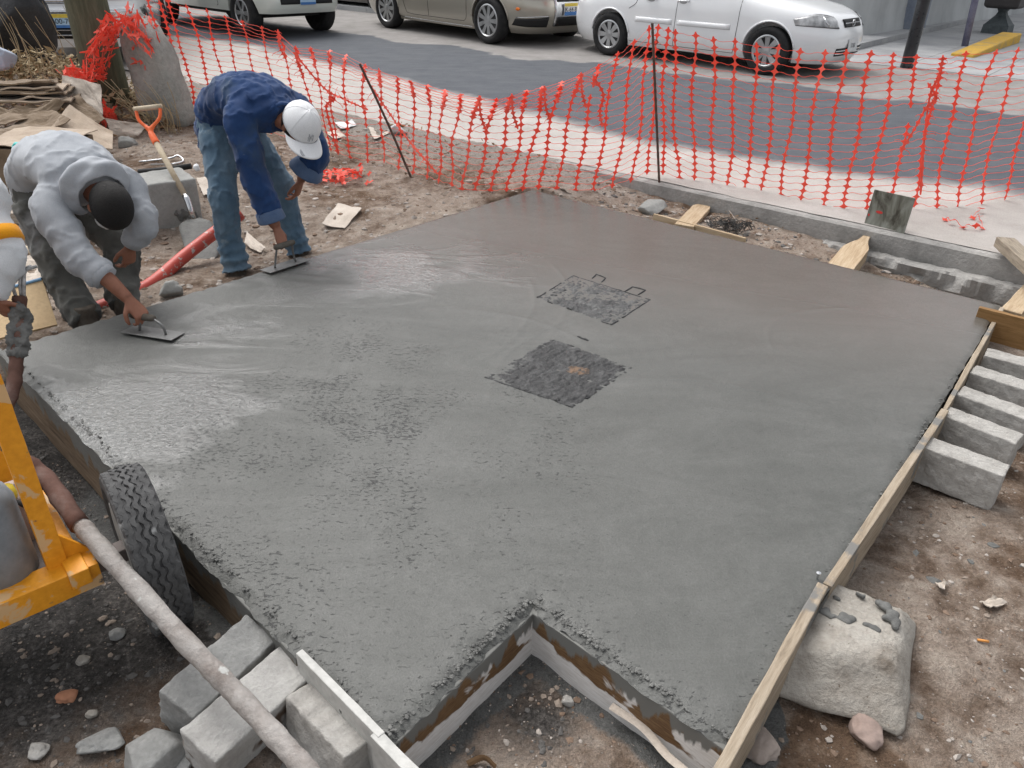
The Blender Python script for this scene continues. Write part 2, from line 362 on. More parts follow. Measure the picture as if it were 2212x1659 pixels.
def lines(segs):
    o = []
    for a, b, s in segs: o += list(np.arange(a, b, s))
    return np.array(o+[segs[-1][1]])
def grid_obj(name, X, Y, Z, mat, attrs, keep=None):
    nx, ny = X.shape; idx = np.arange(nx*ny).reshape(nx, ny)
    f = np.stack([idx[:-1, :-1], idx[1:, :-1], idx[1:, 1:], idx[:-1, 1:]], -1)
    f = f[keep] if keep is not None else f.reshape(-1, 4)
    me = bpy.data.meshes.new(name); V = np.stack([X, Y, Z], -1).reshape(-1, 3)
    me.from_pydata(V.tolist(), [], f.tolist()); me.update()
    for k, a in attrs.items():
        at = me.attributes.new(k, 'FLOAT', 'POINT'); at.data.foreach_set('value', np.ascontiguousarray(a, dtype=np.float32).reshape(-1))
    return link(name, me, mat, smooth=True)
xs = lines([(-120, -20, 20), (-20, -6, 1.), (-6, -3.2, .07), (-3.2, 2.8, .027), (2.8, 6, .08), (6, 20, 1.), (20, 120, 20)])
ys = lines([(-60, 0, 10.), (0, .4, .1), (.4, 6.6, .027), (6.6, 10, .08), (10, 20, 1.), (20, 160, 20)])
X, Y = np.meshgrid(xs, ys, indexing='ij'); Z = gh(X, Y)
slabd = inside(X, Y, OUT)
mach = np.hypot((X+1.5)/1.0, (Y-1.9)/1.15)
wet = np.clip(1.25-mach, 0, 1)*.95
wet = np.maximum(wet, .62*np.exp(-(((X-.08)/.22)**2+((Y-1.33)/.22)**2)))
wet = np.maximum(wet, .75*np.exp(-((slabd-.05)/.16)**2)*(X < -.2)*(Y < 3.2))
slop = np.exp(-np.maximum(slabd-.03, 0)/.07)*((X < .75) & (Y < 1.75))*.95
slop = np.maximum(slop, .9*np.exp(-(((X+1.45)/.30)**2+((Y-2.2)/.30)**2)))
dst = sst(-1.7, .25, kd(X, Y))*sst(.9, -.6, kt(X, Y))*.8
ground = grid_obj('ground', X, Y, Z, DIRT, {'wet': wet, 'slop': slop, 'dust': dst}); tag(ground, kind='structure')

# street (tilted sheet rising from the kerb), its pale dust and worn band
ds = lines([(.02, 6, .09), (6, 11, .4), (11, 60, 8.)]); ts = lines([(-60, -22, 6.), (-22, -6, .3), (-6, 9, .09), (9, 24, 1.), (24, 60, 9.)])
D, T = np.meshgrid(ds, ts, indexing='ij')
D2 = np.where(D < .05, D-.04*np.abs(fbm(T, D, 3, 4)), D)
SX = K0.x+KN.x*D2+KT.x*T; SY = K0.y+KN.y*D2+KT.y*T; SZ = street_z(SX, SY)+.004*fbm(SX, SY, 1.5, 3)-.03*sst(-.6, -2.2, T)*sst(.5, 0, D)
edge = .95-.16*np.clip(T, -8, 4)*(T < 0)+.14*np.clip(T, 0, 4)+.25*fbm(T, D*.3, .7, 3)
dust = sst(.55, -.35, D-edge)
worn = sst(4.1, 4.6, D+.7*fbm(T, D, .55, 4))
street = grid_obj('road', SX, SY, SZ, STREET, {'dust': dust, 'worn': worn}); tag(street, kind='structure')

# ------------------------------------------------------------------ poured slab
nu, nv = 290, 330
us = np.unique(np.concatenate([np.linspace(0, 1, nu), [UN]])); vs_ = np.unique(np.concatenate([np.linspace(0, 1, nv), [VN]]))
U, V = np.meshgrid(us, vs_, indexing='ij')
def bl(c): return (Lc[c]*(1-U)*(1-V)+Nc[c]*U*(1-V)+Fc[c]*(1-U)*V+Rc[c]*U*V)
BX, BY = bl(0), bl(1); sd = -inside(BX, BY, OUT)
left = np.exp(-((BX+.95)/.75)**2-((BY-2.55)/.95)**2)
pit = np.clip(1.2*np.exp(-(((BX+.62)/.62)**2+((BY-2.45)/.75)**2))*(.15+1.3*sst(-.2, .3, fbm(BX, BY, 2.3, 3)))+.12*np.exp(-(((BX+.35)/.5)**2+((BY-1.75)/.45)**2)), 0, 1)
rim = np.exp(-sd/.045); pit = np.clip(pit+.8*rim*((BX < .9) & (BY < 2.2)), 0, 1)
wetm = np.clip(.95*np.exp(-(((BX+1.45)/.45)**2+((BY-2.6)/.65)**2))+.8*np.exp(-(((BX+.75)/.7)**2+((BY-4.05)/.45)**2)), 0, 1)*(.5+.9*sst(-.3, .3, fbm(BX, BY, 1.9, 4, 3.)))
far = sst(3.1, 4.6, BY+.45*BX)
wig = fbm(BX, BY, 9, 3)
BX = BX+.010*wig*np.exp(-sd/.02); BY = BY+.010*fbm(BX, BY, 11, 3, 5.)*np.exp(-sd/.02)
BZ = SL+.0035*fbm(BX, BY, 1.3, 3)*(1-.7*far)+.0012*(1-far)*fbm(BX, BY, 24, 3)+.012*rim*fbm(BX, BY, 18, 3)*(1-far)-.010*np.exp(-sd/.012)
ov = .023+.010*fbm(U*9, V*9, 1.7, 3)+.007*fbm(U*40, V*40, 1., 2)
def spread(mask, d):
    global BX, BY, BZ
    BX = BX+mask*ov*d.x; BY = BY+mask*ov*d.y; BZ = BZ-mask*(.008+.008*np.abs(fbm(BX, BY, 30, 2)))
_du = (Nc-Lc).normalized(); _dv = (Fc-Lc).normalized()
spread((V < 1e-6) & (U <= UN+1e-6), -_dv); spread((np.abs(U-UN) < 1e-6) & (V <= VN+1e-6), _du); spread((np.abs(V-VN) < 1e-6) & (U >= UN-1e-6), -_dv)
for (apx, apy, rad, a0, a1, hgt) in ((760, 640, .95, -55, 25, .0020), (700, 620, 1.30, -30, 25, .0022), (1000, 800, .62, 10, 100, .002), (1500, 1100, .9, 40, 120, .002), (1700, 900, 1.2, 100, 190, .002), (1250, 1250, .55, 60, 160, .0018), (1900, 760, .5, 80, 200, .002)):
    cc = P(apx, apy, SL); rr = np.hypot(BX-cc.x, BY-cc.y)+.05*fbm(BX, BY, 1.2, 2); an = np.degrees(np.arctan2(BY-cc.y, BX-cc.x)); am = sst(a0, a0+15, an)*sst(a1, a1-15, an)
    BZ = BZ+hgt*np.exp(-((rr-rad)/.011)**2)*am; wetm = np.clip(wetm+.4*np.exp(-np.maximum(rad-rr, 0)/.12)*(rr < rad)*am*(hgt > .0025), 0, 1)
swirl = np.sin(7*np.hypot(BX+.2, BY-3.0)+2*fbm(BX, BY, 1.1, 2)); BZ = BZ+.0012*swirl*(1-.6*far)
cu, cv = (us[:-1]+us[1:])/2, (vs_[:-1]+vs_[1:])/2
keep = ~((cu[:, None] > UN) & (cv[None, :] < VN))
slab = thing('concrete_slab', 'large wet grey freshly poured concrete slab with a notched corner', 'concrete slab', (0, 3, 0))
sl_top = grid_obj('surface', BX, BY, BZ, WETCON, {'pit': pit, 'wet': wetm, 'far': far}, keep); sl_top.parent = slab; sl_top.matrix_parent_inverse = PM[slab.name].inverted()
mb = MB(); n = len(OUT)
poly = [Vector((p.x, p.y, 0)) for p in OUT]; ctr = sum(poly, Vector())/n
for i in range(n):
    a, b = poly[i], poly[(i+1) % n]; k = 40; vs2 = []
    for j in range(k+1):
        q = a.lerp(b, j/k); vs2 += [(q.x, q.y, SL-.012), (q.x, q.y, -.03)]
    mb.add(vs2, [(2*j, 2*j+1, 2*j+3, 2*j+2) for j in range(k)])
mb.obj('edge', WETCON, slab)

# thin irregular splashes and lumps on the slab, and the two half-buried access covers
def cover(name, c4, label, rnd, dark, tabs, patch, bars):
    c = sum(c4, Vector())/4; t = thing(name, label, 'access cover', (c.x, c.y, SL))
    m = 90; UU, VV = np.meshgrid(np.linspace(0, 1, m), np.linspace(0, 1, m), indexing='ij')
    q = lambda a: c4[0][a]*(1-UU)*(1-VV)+c4[1][a]*UU*(1-VV)+c4[2][a]*UU*VV+c4[3][a]*(1-UU)*VV
    x, y = q(0), q(1); grid = np.maximum(np.abs(np.sin(UU*math.pi*9)), np.abs(np.sin(VV*math.pi*9)))**14
    e = np.minimum(np.minimum(UU, 1-UU), np.minimum(VV, 1-VV))
    z = SL+.0005+.0025*dark+.008*fbm(x, y, 5, 3, dark)+.014*np.abs(fbm(x, y, 30, 3))-.0028*grid-.006*np.exp(-e/.03)
    o = grid_obj('plate', x, y, z, COVERM, {'dark': np.full(x.shape, dark), 'patch': np.exp(-(((UU-patch[0])/.13)**2+((VV-patch[1])/.16)**2))*patch[2]}); o.parent = t; o.matrix_parent_inverse = PM[t.name].inverted()
    for i in range(4):
        a, b = c4[i], c4[(i+1) % 4]; k = 60; run = []
        def flush():
            if len(run) > 3:
                fr = MB(); fr.tube([p+Vector((0, 0, .0005+.0025*mnoise.noise(p*40))) for p in run], [(.0032+.0015*mnoise.noise(p*70), .0045) for p in run], 6); fr.obj('frame_bar', IRON, t)
            run.clear()
        for j in range(k+1):
            p = a.lerp(b, j/k)
            if mnoise.noise(Vector((j*.11+i*7.7, dark*9, 3)))+bars[i] > 0: run.append(p+Vector((.003*mnoise.noise(p*25), .003*mnoise.noise(p*31), 0)))
            else: flush()
        flush()
    for (a, b, cc) in tabs:
        tb = MB(); a, b, cc = [P(*q_, SL) for q_ in (a, b, cc)]; dd = cc-b
        for p, p2 in ((a, b), (b, cc), (cc, cc+(a-b))):
            tb.tube([p+Vector((0, 0, .0)), p.lerp(p2, .5)+Vector((.002, 0, .002)), p2], .0045, 6)
        tb.obj('lifting_loop', IRON, t)
    return t
IRON = pm('dark_iron', [(.018, .018, .02), (.04, .04, .042), (.07, .07, .072)], 20, .7, .5, 90, .3)
k = NT('cover_mortar'); b = k.noise(14, 6, .65); f = k.noise(90, 5, .7)
c = k.ramp(k.math('ADD', b, k.math('MULTIPLY', k.attr('dark'), -.16)), [(.30, (.028, .028, .029)), (.48, (.066, .066, .067)), (.64, (.13, .131, .128))])
c = k.mix(k.ramp(k.math('MULTIPLY', k.attr('patch'), k.noise(40, 4, .7)), [(.42, 0.), (.60, .8)]), c, (.20, .115, .06))
COVERM = k.out(k.mix(.45, c, k.ramp(f, [(.3, .4), (.7, 1.1)]), 'MULTIPLY'), .55, k.bump(k.math('ADD', f, b), .8, .008), .45)
rnd = random.Random(3)
cover('access_cover', [P(1161, 643, SL), P(1238, 596, SL), P(1404, 648, SL), P(1320, 702, SL)], 'square iron access cover with two lifting loops, crusted with pale wet mortar', rnd, 0.25,
      [((1279, 602), (1288, 593), (1308, 601)), ((1350, 630), (1366, 620), (1394, 627))], (.5, .5, 0), (.1, .35, .4, -.25))
cover('access_cover', [P(1047, 815, SL), P(1192, 732, SL), P(1372, 795, SL), P(1238, 880, SL)], 'square iron access cover smeared with dark mortar and a rusty brown patch', rnd, 1.0,
      [((1248, 727), (1256, 731), (1270, 736))], (.60, .62, 1.3), (-.3, -.1, -.4, .3))

# ------------------------------------------------------------------ formwork
def wall_board(a, b, th, hgt, mat, label, dz=0., side=0., seed=0, group=None):
    a = Vector(a)+Vector((0, 0, dz)); b = Vector(b)+Vector((0, 0, dz))
    o = board('form_board', a, b, th, hgt, mat, None, side, seed=seed); return tag(o, label, 'board', group)
z = Vector((0, 0, 1))
lN, nl_, ni_, nr_ = OUT[0], OUT[1], OUT[2], OUT[3]
dL = (nl_-lN)
wall_board(lN-dL*.02, lN+dL*.60, .02, .27, FORMWOOD, 'cement-streaked brown form board along the slab edge behind the tyre', -.02, -.012, 1)
wall_board(lN+dL*.60, lN+dL*.868, .02, .2, FORMWOOD, 'cement-streaked form board between the tyre and the pale concrete blocks', -.02, -.012, 2)
PALEB = pm('grey_painted_board', [(.42, .42, .40), (.52, .515, .49), (.58, .57, .55)], 5, .7, .3, 40, .25)
wall_board(lN+dL*.873, lN+dL*1.0, .022, .2, PALEB, 'short pale grey form board beside the three leaning concrete blocks', .014, -.016, 3)
a = nl_-(nl_-lN).normalized()*.02; wall_board(a, P(1010, 1760, SL), .03, .2, PALEB, 'pale form board running on past the notch corner with a splintered top', .012, -.022, 4)
wall_board(nl_+(ni_-nl_)*.02, ni_, .02, .19, PAINTED, 'peeling white and brown form board on the short side of the notch', -.02, -.012, 5)
wall_board(ni_, nr_-(nr_-ni_)*.02, .02, .2, PAINTED, 'brown form board with streaks of worn white paint on the long side of the notch', -.02, -.012, 6)
dR = (Rc-nr_)
r0, r1 = P(1770, 1248, SL), P(1975, 962, SL)
a0 = P(1500, 1725, SL); wall_board(a0, P(1763, 1262, SL), .03, .17, RFORM, 'pale grey form board between the notch and the big pale stone', .012, -.018, 7)
wall_board(P(1772, 1258, SL), P(2030, 882, SL), .028, .16, RFORM, 'long sandy form board beside the nearest end of the row of concrete blocks', .004, -.02, 8)
wall_board(P(2022, 900, SL), P(2160, 660, SL), .02, .16, RFORM, 'weathered form board between the row of concrete blocks and the slab', -.004, -.014, 9)
wall_board(P(1410, 462, SL), P(1610, 515, SL), .018, .12, WOOD, 'thin split wood strip along the far slab edge under the first stake', .001, .012, 10)

# ------------------------------------------------------------------ concrete blocks
def block(px, py, dpx, dpy, zt, L, W, H, label, mat=BLOCK, seed=0, roll=0., tilt=0., group=None):
    """block whose top centre shows at px,py and whose long axis points to dpx,dpy in the picture"""
    c = P(px, py, zt); d = P(dpx, dpy, zt)-c; d.z = 0; d.normalize()
    if tilt: d = (d+Vector((0, 0, math.tan(tilt)))).normalized()
    y = Vector((0, 0, 1)).cross(d).normalized(); up = d.cross(y); up = (Matrix.Rotation(roll, 3, d) @ up)
    o = rbox('concrete_block', c-up*H/2, d, L, W, H, mat, None, .005, 26, .0045, seed, up, True, 30.)
    return tag(o, label, 'concrete block', group)
names = ['nearest the plank end', 'second', 'middle', 'fourth', 'furthest']
for i, (px, py, qx, qy) in enumerate([(2085, 990, 2168, 1020), (2120, 922, 2205, 955), (2152, 876, 2240, 908), (2178, 826, 2260, 852), (2205, 784, 2290, 806)]):
    lab = ['pale concrete block at the open dirt end of the row beside the slab', 'chipped pale concrete block, second from the open dirt end of the row', 'pale concrete block in the middle of the row beside the slab',
           'pale concrete block, second from the brown plank in the row', 'pale concrete block next to the brown plank in the row'][i]
    c = P(px, py, .155); d = P(qx, qy, .155)-c; d.normalize(); c = c-d*.005
    o = rbox('concrete_block', c+Vector((0, 0, -.0675)), d, .285, .102, .16, BLOCK, None, .005, 20, .0045, i+20, (0, 0, 1), False, 26.)
    tag(o, lab, 'concrete block', 'blocks in a row along the slab')
block(478, 1432, 580, 1340, .14, .29, .12, .15, 'grey concrete block with a drilled dimple lying under the crusted pipe', BLOCKD, 31, R(14))
block(545, 1508, 640, 1425, .13, .32, .13, .14, 'crumbly concrete block with a brown soil stain under the crusted pipe', BLOCKS, 32, R(8))
block(716, 1545, 780, 1610, .13, .24, .10, .15, 'pale concrete block with fresh mortar on it against the pale form board', BLOCK, 33, R(-8))
# row of brown plank and stakes at the far right
o = rbox('plank_end', P(2200, 718, .15), KT, .40, .03, .16, DKWOOD, None, .002, 10, .002, 4); tag(o, 'brown varnished plank with a knot standing beside the slab corner', 'plank')
def stake(a, b, w, h, mat, label, pt=.25, seed=0):
    a, b = Vector(a), Vector(b); L = (b-a).length
    def tp(v):
        t = (v.x/L+.5); k = 1 if t < 1-pt else max(.3, (1-t)/pt); return Vector((v.x, v.y*k, v.z*(.4+.6*k)))
    bm = bmesh.new(); bmesh.ops.create_cube(bm, size=1)
    for v in bm.verts: v.co = Vector((v.co.x*L, v.co.y*w, v.co.z*h))
    es = [e for e in bm.edges if abs(e.verts[0].co.x-e.verts[1].co.x) > L*.5]; bmesh.ops.subdivide_edges(bm, edges=es, cuts=11)
    for v in bm.verts: v.co = tp(v.co)+Vector((0, .0015*math.sin(v.co.x*31+seed), .001*math.sin(v.co.x*47)))
    bmesh.ops.bevel(bm, geom=[e for e in bm.edges if len(e.link_faces) == 2 and e.calc_face_angle(0) > .6], offset=.0025, segments=1, affect='EDGES')
    me = bpy.data.meshes.new('stake'); bm.to_mesh(me); bm.free()
    x = (b-a).normalized(); zz = Vector((0, 0, 1)); zz = (zz-x*zz.dot(x)).normalized(); y = zz.cross(x)
    o = link('wooden_stake', me, mat, None, Matrix.Translation((a+b)/2-zz*h/2) @ Matrix((x, y, zz)).transposed().to_4x4()); return tag(o, label, 'stake')
stake(P(1478, 486, .175), P(1523, 438, .16), .13, .03, WOOD, 'flat weathered wooden stake beside the tangle of black wire', .12, 1)
stake(P(1808, 585, .17), P(1876, 502, .21), .15, .075, WOOD, 'thick pointed pale wooden stake propped against the small grey sheet', .4, 2)
stake(P(2185, 672, .15), P(2260, 590, .22), .10, .06, WOOD, 'reddish wooden stake standing behind the brown plank', .2, 3)
stake(P(2172, 512, .34), P(2260, 590, .34), .10, .06, m_wood('grey_wood', [(.16, .13, .1), (.28, .235, .18), (.36, .31, .25)]), 'weathered grey beam end lying over the street kerb', .02, 4)
k = NT('stained_sheet'); nz = k.noise(7, 6, .6, k.co((1.5, 1, .7)), .6)
SHEET = k.out(k.ramp(nz, [(.38, (.05, .045, .035)), (.5, (.15, .15, .125)), (.62, (.24, .25, .22))]), .6, k.bump(k.noise(60), .2, .003), .3)
a, b = P(1858, 518, .13), P(1943, 540, .13)
x = (b-a).normalized(); hgt = .33; upv = (Vector((0, 0, 1))+Vector((.06, .10, 0))).normalized()
sh = thing('steel_sheet', 'small stained grey sheet standing upright against the street kerb', 'sheet', tuple((a+b)/2))
rbox('panel', (a+b)/2+upv*hgt/2, x, (b-a).length, .010, hgt, SHEET, sh, .002, up=upv)
RED = pm('red_paint', [(.5, .03, .03), (.62, .06, .05)], 8, .6, .1)
nrm = x.cross(upv).normalized()
for (u, w, ru, rw) in ((-.055, .20, .022, .009), (-.115, .17, .006, .008)):
    mm = MB()
    cc = (a+b)/2+x*u+upv*w+nrm*.0066*(-1 if nrm.y > 0 else 1)
    mm.add([cc+x*(ru*math.cos(q))+upv*(rw*math.sin(q)) for q in [i*math.pi/6 for i in range(12)]], [tuple(range(12))]); mm.obj('red_paint_mark', RED, sh)

# ------------------------------------------------------------------ kerb in the trench wall
def strip(name, mat, d0, d1, t0, t1, z0, z1, label, cat, dt=.03, amp=.007, seed=0):
    nt_ = int((t1-t0)/dt); rings = []
    prof = [(d0+.02, z0), (d0, z0+(z1-z0)*.33), (d0, z0+(z1-z0)*.66), (d0+.01, z1-.012), (d0+.03, z1), (d1, z1), (d1, z0)]
    vs = []
    for i in range(nt_+1):
        t = t0+(t1-t0)*i/nt_
        for (d, zz) in prof:
            q = K0+KN*d+KT*t; n_ = mnoise.fractal(Vector((t*9, zz*16+seed, d*9)), .7, 2, 5)*amp
            vs.append((q.x-KN.x*n_, q.y-KN.y*n_, zz+n_*.35))
    m = len(prof); fs = [(i*m+j, (i+1)*m+j, (i+1)*m+j+1, i*m+j+1) for i in range(nt_) for j in range(m-1)]
    o = mk(name, vs, fs, mat, smooth=True); o.data.set_sharp_from_angle(angle=R(28)); return tag(o, label, cat)
strip('street_kerb', KERB, -.06, .06, -1.1, 6, .02, .236, 'rough grey concrete kerb between the dirt strip and the dusty street', 'kerb')
strip('kerb_footing', KERB, -.16, -.045, 1.5, 6, -.05, .11, 'broken dark footing under the street kerb near the brown plank', 'kerb', dt=.018, amp=.035, seed=5)

# ------------------------------------------------------------------ orange safety netting
k = NT('orange_net'); nz = k.noise(3, 4, .6)
NET = k.out(k.ramp(nz, [(.3, (.90, .135, .085)), (.7, (.95, .20, .14))]), .5, None, .35)
k.b.inputs['Subsurface Weight'].default_value = 0
# a little light passes through the thin plastic
tr = k.n('ShaderNodeBsdfTranslucent', {'Color': (.95, .16, .10)}); mx = k.n('ShaderNodeMixShader', {0: .42, 1: k.b.outputs[0], 2: tr.outputs[0]})
k.t.links.new(mx.outputs[0], k.t.nodes['Material Output'].inputs[0])
REBAR = pm('rusty_rebar', [(.06, .04, .032), (.11, .07, .055), (.17, .12, .10)], 30, .8, .6, 120, .3)
def star(mb, c, du, dv, hw, ph):
    """concave four-pointed star; du,dv unit vectors, hw half width, ph half height (touches its neighbours)"""
    nk = .0042
    q = [(hw*.95, .0012), (hw*.60, .0062), (hw*.40, ph*.36), (nk*1.5, ph*.72), (nk, ph)]
    pts = q+[(-x, y) for x, y in reversed(q)]+[(-x, -y) for x, y in q]+[(x, -y) for x, y in reversed(q)]
    n = len(q)
    vs = [c+du*x+dv*y for x, y in pts]
    # strips from left to right halves
    fs = []
    for i in range(n-1): fs.append((i, i+1, 2*n-2-i, 2*n-1-i))            # upper half
    for i in range(n-1): fs.append((2*n+i+0, 2*n+i+1, 4*n-2-i, 4*n-1-i))  # lower half
    fs.append((0, 2*n-1, 2*n, 4*n-1))
    mb.add(vs, fs)
def ribbon(mb, p, q, up, w, sag, wig, rnd, seg=5):
    vs = []
    for i in range(seg+1):
        t = i/seg; c = p.lerp(q, t)+up*(-sag*4*t*(1-t)+wig*math.sin(2*math.pi*t))
        vs += [c-up*w, c+up*w]
    mb.add(vs, [(2*i, 2*i+2, 2*i+3, 2*i+1) for i in range(seg)])
def net(cols, rnd, hw=.028, strand=.0013, gone=()):
    """cols: list of lists of star centres (Vectors); same row count"""
    mb = MB(); nc = len(cols)
    for i, cl in enumerate(cols):
        nr = len(cl)
        for j, c in enumerate(cl):
            a, b = cols[max(i-1, 0)], cols[min(i+1, nc-1)]
            du = (b[min(j, len(b)-1)]-a[min(j, len(a)-1)])
            dv = cl[min(j+1, nr-1)]-cl[max(j-1, 0)]
            if dv.length < 1e-5: dv = Vector((0, 0, 1))
            dv.normalize()
            if du.length < 1e-5: du = Vector((1, 0, 0))
            du = (du-dv*du.dot(dv)*.7); du.normalize()
            du = (du+Vector((rnd.uniform(-.12, .12), rnd.uniform(-.3, .3), rnd.uniform(-.12, .12)))).normalized()
            ph = .5*max((cl[min(j+1, nr-1)]-c).length, (c-cl[max(j-1, 0)]).length)+.001
            if (i, j) in gone: continue
            star(mb, c, du, dv, hw*rnd.uniform(.75, 1.1), max(.016, ph))
            if i < nc-1 and j < len(cols[i+1]) and (i+1, j) not in gone:
                q = cols[i+1][j]; d = (q-c); L = d.length
                if L < .4: ribbon(mb, c+d*(min(.45, hw*.8/L)), q-d*(min(.45, hw*.8/L)), dv, strand, rnd.uniform(.0, .006), rnd.uniform(-.006, .006)-d.normalized().z*.012, rnd)
    return mb
# columns of the barrier: (top x, top y, bottom x, bottom y) in picture pixels
FC = [(318, -14, 392, 262), (340, -6, 408, 262), (360, 2, 425, 257), (405, 15, 468, 262), (445, 24, 505, 268), (485, 37, 545, 275), (522, 47, 585, 284), (563, 60, 620, 295), (600, 69, 655, 305), (638, 104, 690, 315), (674, 105, 712, 322),
      (710, 111, 729, 328), (745, 121, 758, 340), (785, 142, 797, 346), (818, 152, 828, 346), (854, 165, 862, 361), (888, 176, 890, 372), (925, 186, 920, 381), (958, 197, 950, 389), (995, 207, 975, 398), (1033, 212, 1000, 408), (1069, 214, 1028, 411), (1103, 208, 1060, 411),
      (1136, 197, 1096, 409), (1173, 191, 1128, 406), (1210, 179, 1166, 403), (1252, 162, 1205, 406), (1293, 140, 1246, 411), (1332, 117, 1284, 410), (1367, 92, 1326, 400), (1400, 63, 1366, 387), (1420, 60, 1401, 370), (1440, 66, 1434, 371), (1460, 71, 1466, 384),
      (1501, 77, 1501, 396), (1543, 87, 1536, 400), (1585, 90, 1571, 407), (1633, 100, 1605, 420), (1678, 104, 1643, 429), (1730, 112, 1684, 434), (1779, 115, 1732, 440), (1826, 115, 1780, 445), (1881, 117, 1824, 446), (1933, 120, 1870, 448), (1983, 124, 1925, 445),
      (2036, 127, 1974, 440), (2090, 117, 2023, 444), (2149, 115, 2071, 449), (2201, 110, 2119, 434), (2255, 104, 2170, 425), (2310, 98, 2222, 418)]
rnd = random.Random(11)
def fence_point(tx, ty, bx, by):
    q = P(bx, by, .2)
    for _ in range(8): q = P(bx, by, max(gz(q.x, q.y), float(street_z(q.x, q.y)) if kd(q.x, q.y) > .05 else -9)+.025)
    # the net leans a little: the top stands over the bottom, in the same vertical sheet
    return PY(tx, ty, q.y), q
FEND = []
_by = [fence_point(*q)[1].y for q in FC]
for _ in range(5): _by = [_by[0]]+[(_by[i-1]+_by[i]*2+_by[i+1])/4 for i in range(1, len(_by)-1)]+[_by[-1]]
cols = []; NR = 22
for i, (tx, ty, bx, by) in enumerate(FC):
    T, B = PY(tx, ty, _by[i]), PY(bx, by, _by[i]); L = (T-B).length; FEND.append((T, B))
    full = 1.0; pitch = full/(NR-1); cl = []
    # the lower rows keep their pitch; what is left over is bunched at the top of a sagging column
    vs = []
    if L < full*.97:
        nreg = int((L-.10)/pitch)
        for j in range(NR): vs.append(min(1, (j*pitch/L) if j < nreg else (nreg*pitch+(L-nreg*pitch)*(j-nreg)/max(1, NR-1-nreg))/L))
    else: vs = [j/(NR-1) for j in range(NR)]
    ph = rnd.uniform(0, 6.3)
    for j, v in enumerate(vs):
        c = B.lerp(T, v); bulge = math.sin(math.pi*v)
        w = .010*math.sin(v*9+ph)+rnd.uniform(-.003, .003)+.02*bulge*math.sin(i*.9)
        fold = (.05*math.sin(j*2.2+i) if j > 0 and vs[j]-vs[j-1] < .6*pitch/L else 0)
        cl.append(c+Vector((w, .03*bulge*math.sin(i*.45)+fold*.6, 0)))
    cols.append(cl)
gone = {(44, 12), (44, 13), (13, 5), (27, 15)}
fence = thing('safety_fence', 'long orange-red plastic safety netting strung along the street edge', 'safety fence', tuple(cols[30][0]))
mbn = net(cols, rnd, gone=gone)
o = mbn.obj('netting', NET, fence); bake(o, [('SOLIDIFY', {'thickness': .0018})])
# torn tail strips hanging off the net
def scrap(pts, label, seed, n=9, hw=.022):
    r = random.Random(seed); ps = crv(pts, max(2, n//(len(pts)-1))); mb = MB()
    for i, c in enumerate(ps):
        dv = (ps[min(i+1, len(ps)-1)]-ps[max(i-1, 0)]).normalized(); du = dv.cross(Vector((r.uniform(-.5, .5), -1, r.uniform(-.5, .5)))).normalized()
        star(mb, c, du, dv, hw, .55*max((ps[min(i+1, len(ps)-1)]-c).length, (c-ps[max(i-1, 0)]).length)+.004)
        if r.random() < .7: ribbon(mb, c, c+du*r.uniform(.03, .09)*r.choice((-1, 1))+Vector((0, 0, -.02)), dv, .0018, .006, .004, r)
    o = mb.obj('strip', NET, fence); bake(o, [('SOLIDIFY', {'thickness': .0016})]); return o
def fy(i): return FEND[i][1].y
scrap([PY(1285, 170, fy(27)), PY(1303, 205, fy(27)-.03), PY(1296, 240, fy(27)), PY(1300, 268, fy(27)-.02)], '', 1)
scrap([PY(2008, 185, fy(45)), PY(2022, 212, fy(45)), PY(2000, 235, fy(45)-.02), PY(1975, 280, fy(45)-.02), PY(1950, 320, fy(45)-.02)], '', 2, 14)
scrap([PY(2036, 127, fy(46)-.02), PY(2028, 165, fy(46)-.04), PY(2010, 205, fy(46)-.03), PY(1998, 290, fy(46)-.02), PY(1990, 400, fy(46)-.02)], '', 6, 12, .017)
scrap([PY(712, 210, fy(11)), PY(722, 215, fy(11)), PY(705, 230, fy(11)-.03), PY(716, 280, fy(11)), PY(728, 325, fy(11))], '', 3, 16)
scrap([PY(790, 170, fy(14)), PY(838, 240, fy(15)), PY(880, 300, fy(17)), PY(940, 370, fy(19))], '', 4, 26, .016)
scrap([PY(640, 120, fy(10)), PY(700, 190, fy(11)), PY(745, 215, fy(13)), PY(790, 235, fy(15))], '', 5, 20, .018)
for i in (8, 9, 20, 22, 24, 26):
    T, B = FEND[i]; scrap([T+Vector((.01, -.03, .0)), T+Vector((.02, -.06, -.10)), T+Vector((.05, -.05, -.19))], '', 20+i, 6, .02)

def crumple(name, c, rx, ry, rz, nc, nr, seed, label, drape=None, rough=.05):
    r = random.Random(seed); cs = []
    for i in range(nc):
        cl = []
        for j in range(nr):
            u, v = i/(nc-1)*2-1, j/(nr-1)*2-1
            n_ = [mnoise.fractal(Vector((u*2.2+seed, v*2.2+k*9, seed)), 1, 2, 3) for k in range(3)]
            q = Vector((c[0]+rx*(u+.5*n_[0]), c[1]+ry*(v+.5*n_[1]), c[2]+rz*abs(n_[2])))
            if drape: q.z = max(q.z, drape(q.x, q.y)+.015+rz*abs(n_[2]))
            cl.append(q)
        cs.append(cl)
    mb = net(cs, r, .026); o = mb.obj(name, NET); bake(o, [('SOLIDIFY', {'thickness': .0016})]); return tag(o, label, 'netting')
q = PG(722, 388); crumple('netting_scrap', (q.x, q.y, q.z+.02), .17, .13, .07, 8, 9, 3, 'crumpled heap of orange netting lying on the dirt behind the blue shirt', lambda x, y: gz(x, y))
